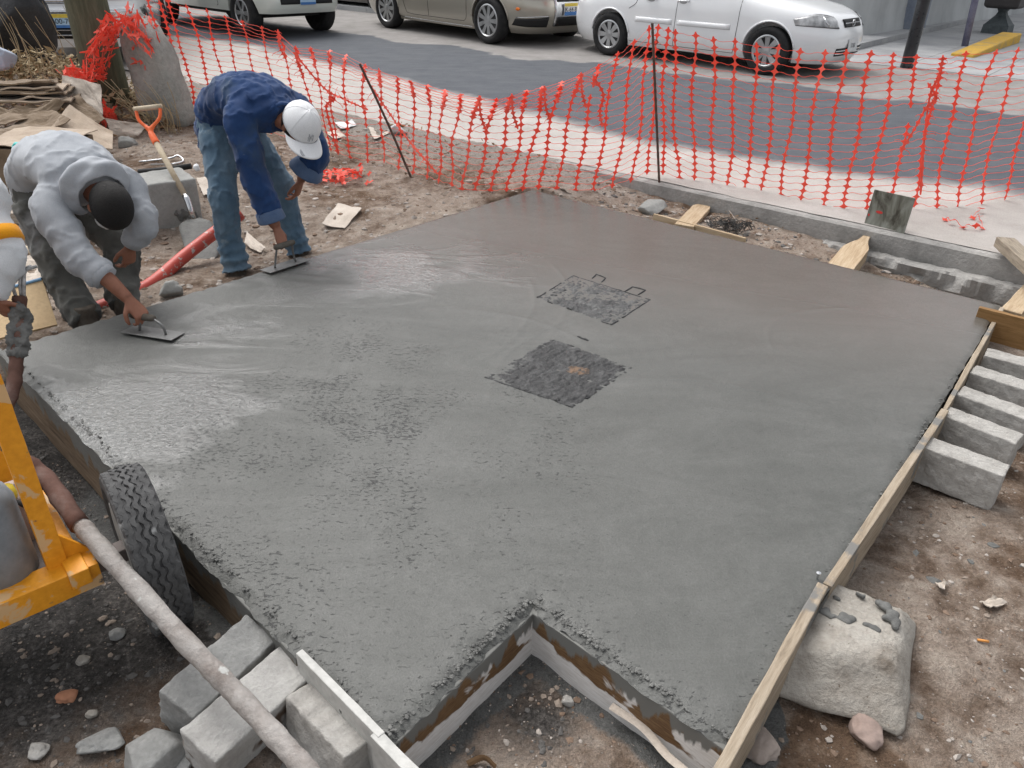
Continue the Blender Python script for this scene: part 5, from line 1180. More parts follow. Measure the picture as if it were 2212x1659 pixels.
for sd_, f_ in ((-.09, f3R), (.09, f3L)): mb.tube([wt(-.2, .75, sd_), wt(-.04, .45, sd_*1.3), f_], [.10, .085, .075], 14)
organic('trousers', mb, WORKT, W3.t, .014, 3, .5)
for f_ in (f3R, f3L): boot(W3, W3.t, Vector((f_.x, f_.y, gz(f_.x, f_.y)+.0)), W3.g)
mb = MB(); hc3 = wt(.28, 1.22, -.1); HM, HT = head(mb, hc3, W3.g*.8-Vector((0, 0, .6)), W3.g*.5+Vector((0, 0, 1)))
mb.tube([wt(.02, 1.1), wt(.15, 1.17), hc3], [.06, .056, .052], 12); mb.tube([wt(-.2, .8), wt(0, 1.05), wt(.05, 1.1)], .08, 12); mb.tube([wt(.05, 1.08), sh3, el3, wr3], [.05, .046, .042, .03], 12)
for sd_, f_ in ((-.09, f3R), (.09, f3L)): mb.tube([wt(-.2, .8), wt(-.2, .75, sd_), wt(-.04, .45, sd_*1.3), f_], [.07, .06, .05, .04], 10)
hq = PY(28, 686, 2.82); hand(mb, wr3.lerp(hq, .15), hq-wr3, Vector((.4, .9, -.1)), 1, .5)
organic('body', mb, SKIN, W3.t, .0065, 3, .4); eyes(HT, HM, W3.t)
mb = MB(); mb.blob(HT(0, -.016, .030), .086, .105, .100, HM, 20, 14); organic('hair', mb, HAIR, W3.t, .01, 2)

# ------------------------------------------------------------------ orange concrete machine at the left
A = Vector((.74, .67, 0)).normalized(); Bv = Vector((-A.y, A.x, 0))        # A: along the axle towards the slab
k = NT('worn_orange_paint'); nz = k.noise(9, 6, .6, dist=.4); f = k.noise(50, 5, .6)
c = k.mix(k.ramp(nz, [(.56, 0.), (.59, 1.)]), k.ramp(f, [(.3, (.66, .26, .012)), (.7, (.80, .34, .02))]), (.62, .40, .20)); c = k.mix(k.ramp(k.noise(6, 6, .65), [(.60, 0.), (.63, 1.)]), c, (.10, .09, .08))
ORANGE = k.out(c, .45, k.bump(nz, .15, .003), .4)
GREYP = pm('engine_grey', [(.16, .18, .20), (.24, .26, .28), (.30, .32, .34)], 6, .5, .2, 40, .4); DIRTM = pm('grimy_metal', [(.10, .085, .08), (.18, .155, .145), (.24, .21, .195)], 6, .7, .3, 40, .3, .2)
wcn = P(385, 1302, -.03)-A*.045
wheel_c = Vector((wcn.x, wcn.y, .0)); Rr = .255; TH = .115
mx = thing('concrete_mixer', 'orange engine-driven concrete mixer chassis with one muddy wheel beside the slab', 'concrete mixer', (wcn.x-.2, wcn.y-.15, -.03))
Mw = Matrix((Bv.cross(Vector((0, 0, 1))), Vector((0, 0, 1)), Bv))  # placeholder
zax = -Vector((.80, .60, 0)).normalized(); xax = Vector((zax.y, -zax.x, 0)); yax = zax.cross(xax); MW = Matrix.Translation((wcn.x, wcn.y, Rr-.035)) @ Matrix((xax, yax, zax)).transposed().to_4x4()   # local z: inner side, facing the chassis
k = NT('muddy_tyre'); f = k.noise(30, 6, .65); TY = k.ramp(f, [(.3, (.038, .038, .039)), (.7, (.10, .10, .10))])
c = k.mix(k.ramp(k.noise(5.5, 6, .6), [(.55, 0.), (.60, 1.)]), TY, k.ramp(f, [(.3, (.22, .225, .225)), (.7, (.36, .365, .36))]))
TYRE = k.out(c, .85, k.bump(f, .4, .004), .3)
def wheel_tyre():
    mb = MB(); n = 144; prof = []; h = TH/2
    ring = [(Rr*.60, -h*.55), (Rr*.68, -h*.86), (Rr*.82, -h*1.0), (Rr*.93, -h*.97), (Rr*.975, -h*.88)]
    tread = []; nb_ = 5; w0 = h*.86
    for b in range(nb_):
        a0 = -w0+2*w0*b/nb_; a1 = -w0+2*w0*(b+1)/nb_; gap = .0026
        tread += [(Rr*.972, a0, 0), (Rr*.972, a0+gap, 1), (Rr*(1-.012*abs(b-2)), a0+gap+.001, 1), (Rr*(1-.012*abs(b-2)), a1-gap-.001, 1), (Rr*.972, a1-gap, 1)]
    ringp = [(r, z, 0) for r, z in ring]+tread+[(r, -z, 0) for r, z in reversed(ring)]
    m = len(ringp); vs = []
    for k_ in range(n):
        a = 2*math.pi*k_/n; zz = .0042*(1 if (k_//2) % 2 else -1)
        for j, (r, z_, fl) in enumerate(ringp): 
            lug = 0
            if not fl and abs(abs(z_)-h*.88) < .004: lug = -.006*((k_//2) % 2)
            vs.append(MW @ Vector(((r+lug)*math.cos(a), (r+lug)*math.sin(a), z_+(zz if fl else 0))))
    fs = [(k_*m+j, k_*m+j+1, ((k_+1) % n)*m+j+1, ((k_+1) % n)*m+j) for k_ in range(n) for j in range(m-1)]
    mb.add(vs, fs); return mb
wt_ = wheel_tyre().obj('wheel', TYRE, mx)
RIMW = pm('chipped_white_rim', [(.20, .19, .18), (.42, .43, .42), (.55, .56, .55)], 7, .6, .3, 40, .3)
mb = MB(); h = TH/2; mb.lathe([(.001, .01), (.05, .012), (.055, .02), (Rr*.40, .015), (Rr*.50, h*.45), (Rr*.615, h*.62), (Rr*.64, h*.90), (Rr*.60, h*.92)], 40, MW); q = mb.obj('rim', RIMW, mx, smooth=True); sub(q, wt_)
mb = MB(); mb.lathe([(.045, -.01), (.045, .03), (.02, .04), (.001, .04)], 20, MW); q = mb.obj('hub', DIRTM, mx); sub(q, wt_)
ax0 = Vector((wcn.x, wcn.y, .245))
rbox('axle', ax0-A*.45, A, .86, .05, .045, DIRTM, mx, .004, 10, .001)
p0 = P(212, 1218, .30); p0.z = .30
rbox('chassis_beam', p0-A*.60+Vector((0, 0, -.03)), A, 1.2, .012, .075, ORANGE, mx, .002, 12, .001, 3); rbox('chassis_flange', p0-A*.60+Bv*.035+Vector((0, 0, .004)), A, 1.2, .07, .008, ORANGE, mx, .002, 12, .001, 4)
rbox('chassis_beam', p0-A*.66+Bv*.42+Vector((0, 0, -.03)), A, 1.2, .012, .075, ORANGE, mx, .002, 12, .001, 5)
rbox('side_rail', p0-A*.05+Bv*.2+Vector((0, 0, -.01)), Bv, .44, .05, .05, ORANGE, mx, .003, 10, .001, 6)
rbox('deck', p0-A*.42+Bv*.22+Vector((0, 0, -.008)), A, .66, .38, .008, DIRTM, mx, .002)
pb = P(128, 1228, .30); pb.z = .30; up = Vector((-.015, .02, 1)).normalized()
rbox('upright_flange', pb+up*.36+Bv*.005, up, .72, .048, .006, ORANGE, mx, .0015, 12, .001, 8, up=-Bv); rbox('upright_web', pb+up*.36+A*-.022+Bv*.02, up, .72, .006, .035, ORANGE, mx, .0015, 12, .001, 9, up=-Bv)
mb = MB(); gg = p0-A*.09+Bv*.06; mb.add([gg, gg+A*.10, gg+Vector((0, 0, .16))-A*.02, gg+Bv*.012, gg+A*.10+Bv*.012, gg+Bv*.012+Vector((0, 0, .16))-A*.02], [(0, 1, 2), (5, 4, 3), (0, 3, 4, 1), (1, 4, 5, 2), (2, 5, 3, 0)]); mb.obj('gusset', ORANGE, mx)
rbox('guard_panel', P(-22, 1005, .55)+Bv*.06-A*.03, up, .20, .16, .006, ORANGE, mx, .002, up=-Bv)
eng = P(-25, 1160, .42); mb = MB(); mb.lathe([(.07, -.14), (.085, -.12), (.085, .10), (.075, .13), (.04, .15), (.03, .20)], 24, Matrix.Translation(eng)); mb.obj('engine', GREYP, mx, smooth=True)
rbox('engine_block', P(55, 1110, .36)+Bv*.02, A, .10, .12, .16, pm('dusty_pink_metal', [(.26, .19, .165), (.36, .28, .25), (.42, .34, .31)], 6, .6, .2), mx, .006, 8, .001)
mb = MB(); fc = P(12, 1068, .46); mb.lathe([(.025, -.015), (.028, 0), (.024, .02), (.012, .028)], 12, Matrix.Translation(fc)); mb.obj('fuel_cap', pm('yellow_plastic', [(.62, .45, .02), (.72, .54, .05)], 8, .5, .1), mx, smooth=True)
mb = MB(); mb.tube(crv([fc+Vector((-.02, 0, -.03)), P(40, 1085, .45), P(72, 1098, .44)], 4), [.006]*5+[.010]*4, 8); mb.obj('throttle_lever', DARK, mx, smooth=True)

# vibrator hose: caked head at the slab corner, then down past the machine and over the blocks
HOSEM = pm('cement_crusted_hose', [(.20, .165, .145), (.34, .315, .295), (.44, .42, .40)], 9, .9, .8, 45, .2, bd=.01, speck=(20, .68, (.5, .5, .48)))
RUSTH = pm('brown_hose', [(.07, .035, .025), (.13, .07, .055), (.22, .17, .15)], 6, .85, .6, 40, .2)
hs_ = thing('vibrator_hose', 'long cement-crusted concrete vibrator hose running past the orange mixer over the blocks', 'hose', tuple(P(400, 1380, .1)))
pa = [PY(42, 640, 2.86), PY(44, 700, 2.80), PY(36, 770, 2.70), PY(30, 830, 2.60), PY(8, 900, 2.48), PY(0, 960, 2.25), P(30, 985, .42), P(95, 1030, .40), P(172, 1135, .36)]
mb = MB(); pp = crv(pa, 8); rh = random.Random(4); mb.tube(pp, [.026+.002*math.sin(i*1.7) for i in range(len(pp))], 14, jit=.06, rnd=rh); mb.obj('brown_hose', RUSTH, hs_, smooth=True)
pb_ = [P(165, 1122, .36), P(215, 1180, .345), P(400, 1385, .275), P(530, 1520, .225), P(665, 1668, .205), P(760, 1790, .20)]
mb = MB(); pp = crv(pb_, 12); mb.tube(pp, [.0245+.0012*math.sin(i*1.1)+.0008*math.sin(i*2.9) for i in range(len(pp))], 18, jit=.035, rnd=rh); mb.obj('crusted_hose', HOSEM, hs_, smooth=True)
mb = MB()
for i in range(70):
    t = rh.random(); c0 = pa[0].lerp(pa[1], t/.5) if t < .5 else pa[1].lerp(pa[2], (t-.5)/.5); a = rh.uniform(0, 6.3); rr = rh.uniform(.012, .024)
    mb.blob(c0+Vector((math.cos(a)*.026, math.sin(a)*.026, rh.uniform(-.01, .01))), rr, rr, rr*1.1, None, 8, 6)
organic('caked_concrete', mb, MORTAR, hs_, .007, 1, .3, wrk(.005, 40))
mb = MB()
for dx in (-8, 4, 10): mb.tube(crv([PY(42+dx, 640, 2.86), PY(38+dx*1.4, 612, 2.87), PY(45+dx, 585, 2.9), PY(60+dx*2, 575, 2.93)], 5), .007, 8)
mb.obj('cable_bundle', pm('taped_cable', [(.10, .10, .10), (.36, .36, .36), (.55, .55, .56)], 30, .35, .3, 60, .5), hs_, smooth=True)

# ------------------------------------------------------------------ things behind the workers
CARD = cloth('cardboard', [(.33, .255, .19), (.43, .345, .265), (.50, .41, .325)], 5, 120); CARDD = cloth('brown_cardboard', [(.14, .10, .065), (.21, .155, .105), (.27, .205, .145)], 5, 120); CARDP = cloth('pale_cardboard', [(.42, .36, .30), (.52, .455, .39), (.58, .52, .455)], 5, 120)
def sheet(name, pts, mat, label, cat, th=.005, bend=.012, seed=1, n=10, mode=None, parent=None):
    """bent sheet through four corner points"""
    a, b, c, d = [Vector(p) for p in pts]; vs = []; nrm = (b-a).cross(d-a).normalized()
    for i in range(n+1):
        for j in range(n+1):
            u, v = i/n, j/n; p = a*(1-u)*(1-v)+b*u*(1-v)+c*u*v+d*(1-u)*v
            e = .004*mnoise.noise(Vector((u*9+seed, v*9, 0)))
            vs.append(p+nrm*(bend*mnoise.fractal(Vector((u*2.1+seed*3, v*2.1, seed)), 1, 2, 3)+bend*.6*math.sin(u*3))+ (b-a).normalized()*e)
    o = mk(name, vs, [(i*(n+1)+j, (i+1)*(n+1)+j, (i+1)*(n+1)+j+1, i*(n+1)+j+1) for i in range(n) for j in range(n)], mat, parent, smooth=False); bake(o, [('SOLIDIFY', {'thickness': th, 'offset': 0})])
    if parent is not None: return o
    return tag(o, label, cat)
# concrete box
b0, b1 = P(317, 516, .02), P(443, 494, .02); dB = (b1-b0); dB.z = 0; Lb = dB.length; dB.normalize(); nB = Vector((-dB.y, dB.x, 0))
if nB.y < 0: nB = -nB
rbox('concrete_box', (b0-dB*.35+b1)/2+nB*.17+Vector((0, 0, .165)), dB, Lb+.35, .34, .37, OLDCON, None, .012, 16, .008, 3, smooth=True); tag(bpy.context.scene.objects['concrete_box'], 'low grey concrete utility box with mortar splashes behind the two workers', 'concrete box')
boxtop = .35
rs_ = random.Random(9); mb = MB()
for (px, py, r) in ((390, 462, .05), (408, 478, .06), (415, 470, .04), (380, 455, .03)):
    q = PY(px, py, (b0+(b1-b0)*.6).y-.012); 
    for _ in range(5): mb.blob(q+Vector((rs_.uniform(-r, r), rs_.uniform(-.004, .004), rs_.uniform(-r, r))), r*.42, .005, r*.4, None, 10, 6)
tag(organic('mortar_splash', mb, MORTAR, thing('mortar_patch', 'dark wet mortar splashed on the front of the grey concrete box', 'mortar', tuple(q)), .007, 2, .5), None)
# shovel
tip = PG(447, 560); tip.z -= .02; sk = PY(404, 430, (b0+(b1-b0)*.65).y-.06); top = PY(330, 295, sk.y+.30)
sv = thing('shovel', 'shovel with wooden shaft and orange D-handle leaning on the grey concrete box', 'shovel', tuple(tip)); ASH = m_wood('ash_shaft', [(.38, .30, .205), (.48, .40, .29), (.55, .47, .36)], (3, 3, 3))
mb = MB(); mb.tube([sk, sk.lerp(top, .5), top], [.018, .0185, .019], 14); mb.obj('shaft', ASH, sv, smooth=True)
sd_ = (top-sk).normalized(); sock = sk-sd_*.0; e_ = PY(418, 472, sk.y-.05); mb = MB(); mb.tube([sk+sd_*.03, sk, sk.lerp(e_, .5), e_], [.021, .021, .019, .016], 14); mb.obj('socket', CHROME, sv, smooth=True)
OR2 = pm('orange_plastic', [(.85, .13, .03), (.92, .19, .05)], 9, .4, .1, 40, .4)
g0, g1 = PY(293, 236, top.y+.10), PY(346, 230, top.y+.10); yk = top+sd_*.03; mb = MB()
mb.tube([top-sd_*.06, top-sd_*.01, yk], [.025, .024, .02], 12)
for g_ in (g0, g1): mb.tube(crv([yk-sd_*.03, yk+sd_*.01+(g_-yk)*.12, yk.lerp(g_, .55)+(g_-(g0+g1)/2)*.28, g_], 6), [.016]*8+[.012]*11, 10)
organic('d_handle_yoke', mb, OR2, sv, .006, 2)
mb = MB(); mb.tube([g0-(g1-g0)*.06, g0.lerp(g1, .5), g1+(g1-g0)*.06], .017, 12); mb.obj('grip', ASH, sv, smooth=True)
mid = (tip+e_)/2; vs = []; n = 10; lt = Vector((.93, .35, .05)).normalized()
for i in range(n+1):
    v = i/n; c_ = e_.lerp(tip, v); w_ = .105*(1 if v < .6 else math.sqrt(max(0, 1-((v-.6)/.42)**2)))
    if v < .12: w_ *= .35+v/.12*.65
    for j in range(9):
        u = j/4-1; vs.append(c_+lt*(u*w_)+Vector((0, -.02*(1-u*u)*1.0+.0, 0)))
o = mk('blade', vs, [(i*9+j, (i+1)*9+j, (i+1)*9+j+1, i*9+j+1) for i in range(n) for j in range(8)], MORTAR, sv, smooth=True); bake(o, [('SOLIDIFY', {'thickness': .004, 'offset': 0})])
# hacksaw
q = [PG(300, 350, .02), PG(366, 342, .02), PG(384, 336, .03), PG(396, 348, .03), PG(372, 355, .02)]
hk = thing('hacksaw', 'silver hacksaw frame lying on the dirt mound beside the shovel', 'hacksaw', tuple(q[1])); mb = MB(); mb.tube(crv(q, 4), .008, 8); mb.obj('frame', CHROME, hk, smooth=True)
mb = MB(); mb.tube([PG(325, 356, .03), PG(372, 355, .025)], [(.009, .002)]*2, 8); mb.obj('blade', CHROME, hk)
mb = MB(); mb.tube([PY(300, 372, 5.35), PY(360, 366, 5.35), PY(412, 359, 5.35)], .020, 14); tag(mb.obj('black_pipe', DARK, smooth=True), 'black plastic pipe lying along the top of the grey concrete box', 'pipe')
q = PY(424, 361, 5.33); o = link('white_plastic', rock_mesh(.035, .03, .028, 5, 3, .5), CAPM, None, Matrix.Translation(q), True); tag(o, 'scrap of white plastic wrapped on the black pipe end', 'plastic')
# red pipe
k = NT('red_pvc'); nz = k.noise(18, 5, .6); RPVC = k.out(k.mix(k.ramp(nz, [(.60, 0.), (.64, 1.)]), k.ramp(k.noise(4), [(.3, (.42, .055, .04)), (.7, (.54, .09, .065))]), (.42, .36, .33)), .45, k.bump(nz, .15, .003), .4)
mb = MB(); mb.tube(crv([PY(520, 462, 4.66), PY(478, 492, 4.56), PY(400, 552, 4.32), PY(320, 618, 4.02), PY(222, 662, 3.76), PY(190, 676, 3.68)], 6), .038, 18); tag(mb.obj('red_pipe', RPVC, smooth=True), 'long curved red plastic pipe with cement specks beside the slab edge', 'pipe')
# cardboard pieces
def GP(lst, dz=.012): return [PG(x, y, dz+(.02 if i % 2 else 0)) for i, (x, y) in enumerate(lst)]
sheet('cardboard_piece', GP([(730, 439), (781, 449), (744, 493), (695, 483)]), CARDP, 'flat creased cardboard sheet lying alone on the dirt right of the jeans', 'cardboard', seed=2)
sheet('cardboard_piece', GP([(424, 385), (458, 376), (480, 412), (440, 422)]), CARDP, 'speckled cardboard scrap lying beside the grey concrete box', 'cardboard', seed=3)
sheet('cardboard_piece', GP([(533, 500), (575, 535), (560, 545), (528, 525)]), CARDP, 'small torn cardboard scrap between the jeans of the bending person', 'cardboard', seed=4)
sheet('cardboard_piece', GP([(0, 560), (70, 548), (112, 590), (10, 626)], .02), CARDP, 'pale dirty cardboard lying beneath the vibrator cables', 'cardboard', seed=5, bend=.03)
sheet('cardboard_piece', [PG(228, 255, .15), PG(320, 268, .06), PG(300, 292, .03), PG(240, 290, .08)], CARDP, 'thin cardboard flap spread on the dirt mound below the stone', 'cardboard', seed=6, bend=.03)
# planks behind the grey sweatshirt
for i, (pts, lab) in enumerate(((((8, 456), (120, 478), .10), 'upper pale rough plank stacked behind the grey trousers'), (((5, 490), (118, 512), .03), 'lower pale rough plank stacked behind the grey trousers'))):
    a, b = PG(*pts[0], .06), PG(*pts[1], .06); a.z = b.z = .14+.05*(1-i); board('plank', a, b, .05, .07, m_wood('pale_plank%d' % i, [(.30, .25, .20), (.42, .36, .30), (.5, .44, .38)])); tag(COL.objects[-1] if False else bpy.data.objects[-1], None)
    o = [q_ for q_ in COL.objects if q_.name.startswith('plank') and 'label' not in q_ and q_.parent is None][-1]; tag(o, lab, 'plank')
mb = MB(); mb.tube(crv([PG(30, 528, .05), PG(75, 545, .05), PG(118, 562, .05), PG(150, 575, .05)], 4), .020, 12); tag(mb.obj('tool_handle', ASH, smooth=True), 'round wooden tool handle lying behind the grey trousers', 'handle')
# tan board with a blue edge
a, b, c_, d_ = PY(-40, 640, 3.45), PY(92, 603, 3.52), P(124, 702, .12), P(-40, 742, .12)
TANB = pm('tan_board', [(.42, .29, .16), (.50, .36, .205), (.54, .40, .24)], 3, .7, .15, 60, .25)
tb = thing('tan_panel', 'tan fibreboard panel with a blue top edge leaning behind the slab corner', 'panel', tuple(d_)); sheet('board', (a, b, c_, d_), TANB, '', '', .012, .001, 8, parent=tb)
mb = MB(); mb.tube([a+Vector((0, -.004, .004)), b+Vector((0, -.004, .004))], [(.008, .012)]*2, 8); mb.obj('edge_strip', pm('blue_edge', [(.13, .26, .42), (.18, .33, .5)], 5, .6, .1), tb)
# cardboard box and the pile of flattened cartons
ca, cb = PY(-60, 320, 5.2), PY(118, 318, 5.2)
cbx = thing('cardboard_box', 'dark brown cardboard box with a scribble standing behind the grey sweatshirt', 'cardboard box', tuple(PY(20, 440, 5.15)))
z1, z0 = ca.z, .06
for nm, (p, q2, dy) in (('front_panel', (ca, cb, 0)), ('back_panel', (ca, cb, .5))):
    sheet(nm, [(p.x, p.y+dy, z0), (q2.x, q2.y+dy, z0), (q2.x, q2.y+dy, z1), (p.x, p.y+dy, z1)], CARDD, '', '', .006, .008, 11, parent=cbx)
for nm, x_ in (('side_panel', ca.x), ('side_panel', cb.x)): sheet(nm, [(x_, ca.y, z0), (x_, ca.y+.5, z0), (x_, ca.y+.5, z1), (x_, ca.y, z1)], CARDD, '', '', .006, .006, 12, parent=cbx)
sheet('top_flap', [(ca.x, ca.y, z1), (cb.x, cb.y, z1), (cb.x+.05, cb.y+.5, z1+.03), (ca.x, ca.y+.5, z1+.02)], CARD, '', '', .006, .03, 13, parent=cbx)
mb = MB(); yq = ca.y-.012
sc1 = [PY(px, py, yq) for px, py in ((40, 398), (28, 395), (18, 402), (15, 412), (22, 420), (34, 421), (42, 416))]; mb.tube(crv(sc1, 5), .004, 6)
sc2 = [PY(px, py, yq) for px, py in ((62, 404), (52, 402), (46, 410), (50, 420), (60, 418), (64, 404), (66, 421))]; mb.tube(crv(sc2, 5), .004, 6); mb.obj('scribble', CARDP, cbx)
pile = [([PY(150, 226, 6.35), PY(244, 284, 6.25), PY(243, 322, 5.95), PY(90, 300, 5.8)], CARD, 'large tan carton side sloping down towards the dirt mound', .02), ([PY(-30, 268, 6.1), PY(112, 236, 6.3), PY(152, 258, 6.05), PY(-30, 304, 5.6)], CARDD, 'wide brown carton flap folded over the box behind the grey sweatshirt', .05),
        ([PY(-30, 236, 6.3), PY(70, 222, 6.4), PY(140, 222, 6.35), PY(-30, 272, 6.0)], CARDD, 'crushed brown carton curling on the middle of the carton pile', .06), ([PY(130, 205, 6.9), PY(134, 162, 7.0), PY(180, 172, 6.95), PY(222, 250, 6.7)], CARDP, 'pale carton panel standing beside the hanging orange net', .02),
        ([PY(180, 172, 6.94), PY(216, 182, 6.9), PY(222, 248, 6.7), PY(200, 222, 6.8)], CARDP, 'narrow pale carton strip folded against the standing carton panel', .02), ([PY(110, 222, 6.5), PY(170, 205, 6.7), PY(228, 256, 6.5), PY(190, 262, 6.35)], CARDD, 'dark carton flap wedged under the large tan carton side', .03)]
for i, (q4, mt, lab, bd_) in enumerate(pile): sheet('carton', q4, mt, lab, 'cardboard', .007, bd_, 30+i, 14)
lay = ['lowest', 'second lowest', 'third', 'fourth', 'fifth', 'uppermost']
rp = random.Random(77)
for i in range(6):
    y0, y1 = 224-i*8, 205-i*6; j = lambda s_: rp.uniform(-s_, s_)
    sheet('carton', [PY(-30, y0+j(3), 6.35+i*.05), PY(-20, y1+j(3), 7.0+j(.1)), PY(168-i*6+j(14), y1-4+j(3), 6.95), PY(150+j(16)-i*8, y0-6+j(3), 6.4+i*.05)], (CARDD, CARD, CARDD)[i % 3], 'flattened brown carton, %s layer of the stack below the dry leaves' % lay[i], 'cardboard', .012, .03, 60+i, 14)
mb = MB(); mb.tube([PY(38, 316, 5.0), PY(36, 332, 5.0)], [.03, .032], 12); mb.tube([PY(38, 309, 5.0), PY(38, 316, 5.0)], [.02, .03], 12); o = mb.obj('bottle', pm('teal_plastic', [(.02, .42, .40), (.04, .52, .49)], 6, .4, .05), smooth=True); tag(o, 'teal plastic bottle cap end sticking out behind the grey sweatshirt', 'bottle')
# wooden pole, stone marker, sack and cloth
pq = PY(246, 238, 7.8); mb = MB(); mb.tube([pq-Vector((0, 0, .5)), pq+Vector((-.02, 0, .6)), pq+Vector((-.06, 0, 2)), pq+Vector((-.2, 0, 7))], [.20, .185, .175, .15], 24)
tag(mb.obj('wooden_pole', m_wood('green_pole', [(.065, .07, .045), (.105, .105, .07), (.155, .145, .10)], (6, 6, .8), rough=.85), smooth=True), 'thick greenish weathered wooden pole behind the heap of orange netting', 'pole')
sp = PG(355, 262); SSTONE = pm('grey_marker_stone', [(.25, .26, .24), (.38, .385, .36), (.52, .51, .48)], 3, .95, .9, 30, .15, bd=.02)
def stone_tap(v): return Vector((v.x*(1-.10*max(0, v.z)), v.y, v.z))
me = box_mesh(.52, .26, 1.05, .12, 14, .03, 4, 5., 6); vsx = me.vertices
for v in vsx:
    z_ = v.co.z; w_ = math.sqrt(max(.02, 1-max(0, (z_-.05)/.44)**2.2)) if z_ > .05 else 1+.10*(.05-z_); v.co.x *= w_
o = link('stone_marker', me, SSTONE, None, Matrix.Translation(sp+Vector((-.02, .05, .42))) @ Matrix.Rotation(R(-9), 4, 'Y') @ Matrix.Rotation(R(-20), 4, 'Z'), True); tag(o, 'big round-topped grey stone standing at the end of the orange netting', 'stone')
def drape_s(x, y):
    dx, dy = x-sp.x+.1, y-sp.y; return sp.z+.82-.9*dx*dx*4-.5*abs(dy) if abs(dx) < .4 else gz(x, y)
crumple('netting_heap', (sp.x-.30, sp.y-.16, sp.z+.35), .36, .20, .30, 18, 17, 14, 'thick heap of orange netting draped between the pole and the round stone', lambda x, y: sp.z+.35+.45*max(0, 1-((x-sp.x+.12)/.35)**2))
crumple('netting_tail', (sp.x-.42, sp.y-.32, sp.z+.05), .09, .07, .2, 9, 16, 15, 'narrow tail of orange netting hanging below the netting heap', lambda x, y: sp.z+.02)
crumple('netting_bundle', (FEND[0][0].x-.06, FEND[0][0].y-.05, .75), .11, .06, .35, 8, 14, 16, 'gathered end of the orange netting bunched beside the round stone')
crumple('netting_scrap', (P(20, 215, .45).x, P(20, 215, .45).y, .50), .22, .16, .05, 6, 7, 17, 'stringy scrap of orange netting lying on the carton pile')
sq_ = PY(15, 60, 8.6)-Vector((0, 0, .5)); SACK = pm('black_plastic_sack', [(.012, .013, .015), (.022, .023, .026), (.035, .036, .04)], 3, .45, .6, 12, .4, bd=.03)
o = link('black_sack', rock_mesh(.55, .42, .62, 3, 4, .22), SACK, None, Matrix.Translation(sq_+Vector((-.12, .1, .55))), True); tag(o, 'big bulging black rubbish sack behind the dry leaves', 'sack')
o = link('cloth_bundle', rock_mesh(.16, .12, .12, 7, 4, .3), cloth('pale_blue_cloth', [(.36, .42, .52), (.5, .56, .66)], 5), None, Matrix.Translation(PY(-6, 122, 7.5)), True); tag(o, 'pale blue cloth bundle at the foot of the black sack', 'cloth')
# dry leaves and weeds
STRAW = pm('straw_leaf', [(.26, .19, .11), (.42, .33, .205), (.52, .43, .29)], 6, .85, .1, 40, .2); STRAW2 = pm('brown_leaf', [(.16, .095, .05), (.25, .155, .085), (.34, .22, .12)], 6, .85, .1, 40, .2)
def leaves(name, cen, n, rx, ry, hz, mat, seed, ln=(.05, .10), up=.5, label=None):
    r = random.Random(seed); mb = MB()
    for i in range(n):
        a, q_ = r.uniform(0, 6.28), math.sqrt(r.random()); x, y = cen[0]+rx*q_*math.cos(a), cen[1]+ry*q_*math.sin(a); z_ = gz(x, y)+hz*(1-q_*q_)*r.random()+.008
        d = Vector((r.gauss(0, 1), r.gauss(0, 1), r.gauss(0, up))).normalized(); w = d.cross(Vector((r.gauss(0, 1), r.gauss(0, 1), 1))).normalized(); L = r.uniform(*ln); W = L*r.uniform(.10, .28); c_ = Vector((x, y, z_)); nn = d.cross(w)
        mb.add([c_, c_+d*L*.4+w*W+nn*L*.1, c_+d*L, c_+d*L*.4-w*W+nn*L*.1], [(0, 1, 2), (0, 2, 3)])
    return tag(mb.obj(name, mat), label, None, None, 'stuff')
c1 = Vector((-4.5, 7.75, 0)); leaves('dry_leaves', (c1.x, c1.y+.1), 2600, 1.25, .60, .22, STRAW, 1, label='heap of pale dry leaves and stalks in front of the black sack'); leaves('brown_leaves', (c1.x, c1.y-.25), 900, 1.2, .6, .10, STRAW2, 2, label='brown leaf litter under the pale dry leaves')
rs_ = random.Random(31); mb = MB()
for i in range(46):
    x, y = c1.x+rs_.uniform(-.9, .5), c1.y+rs_.uniform(-.4, .2); b_ = Vector((x, y, gz(x, y))); t_ = b_+Vector((rs_.uniform(-.35, .1), rs_.uniform(-.1, .1), rs_.uniform(.35, .75)))
    mb.tube(crv([b_, b_.lerp(t_, .5)+Vector((.03, 0, .03)), t_], 3), [.004]*3+[.0025]*4, 4)
tag(mb.obj('dry_stalks', STRAW), 'thin dry weed stalks rising from the leaf heap', None, None, 'stuff')
mb = MB()
for i in range(40):
    b_ = sp+Vector((rs_.uniform(-.12, .30), -.28+rs_.uniform(-.05, .05), -.05)); t_ = b_+Vector((rs_.uniform(-.28, .02), rs_.uniform(-.1, .02), rs_.uniform(.15, .48))); mb.tube(crv([b_, b_.lerp(t_, .5)+Vector((.03, 0, .04)), t_], 3), [.003]*7, 4)
tag(mb.obj('dry_weeds', STRAW), 'dry grey weeds growing in front of the round stone', None, None, 'stuff')
c2 = PG(915, 285); leaves('leaf_litter', (c2.x, c2.y), 150, .33, .16, .03, STRAW2, 5, (.03, .07), .3, 'small drift of brown leaves under the sagging net')
leaves('dirt_litter', (-.6, 6.6), 160, 1.7, .7, .02, STRAW2, 6, (.02, .05), .3, 'scattered leaf fragments on the dirt beyond the slab'); leaves('trench_litter', (1.35, 5.25), 130, .9, .22, .02, STRAW2, 7, (.015, .035), .3, 'scattered chips and leaf bits in the dirt strip below the kerb')
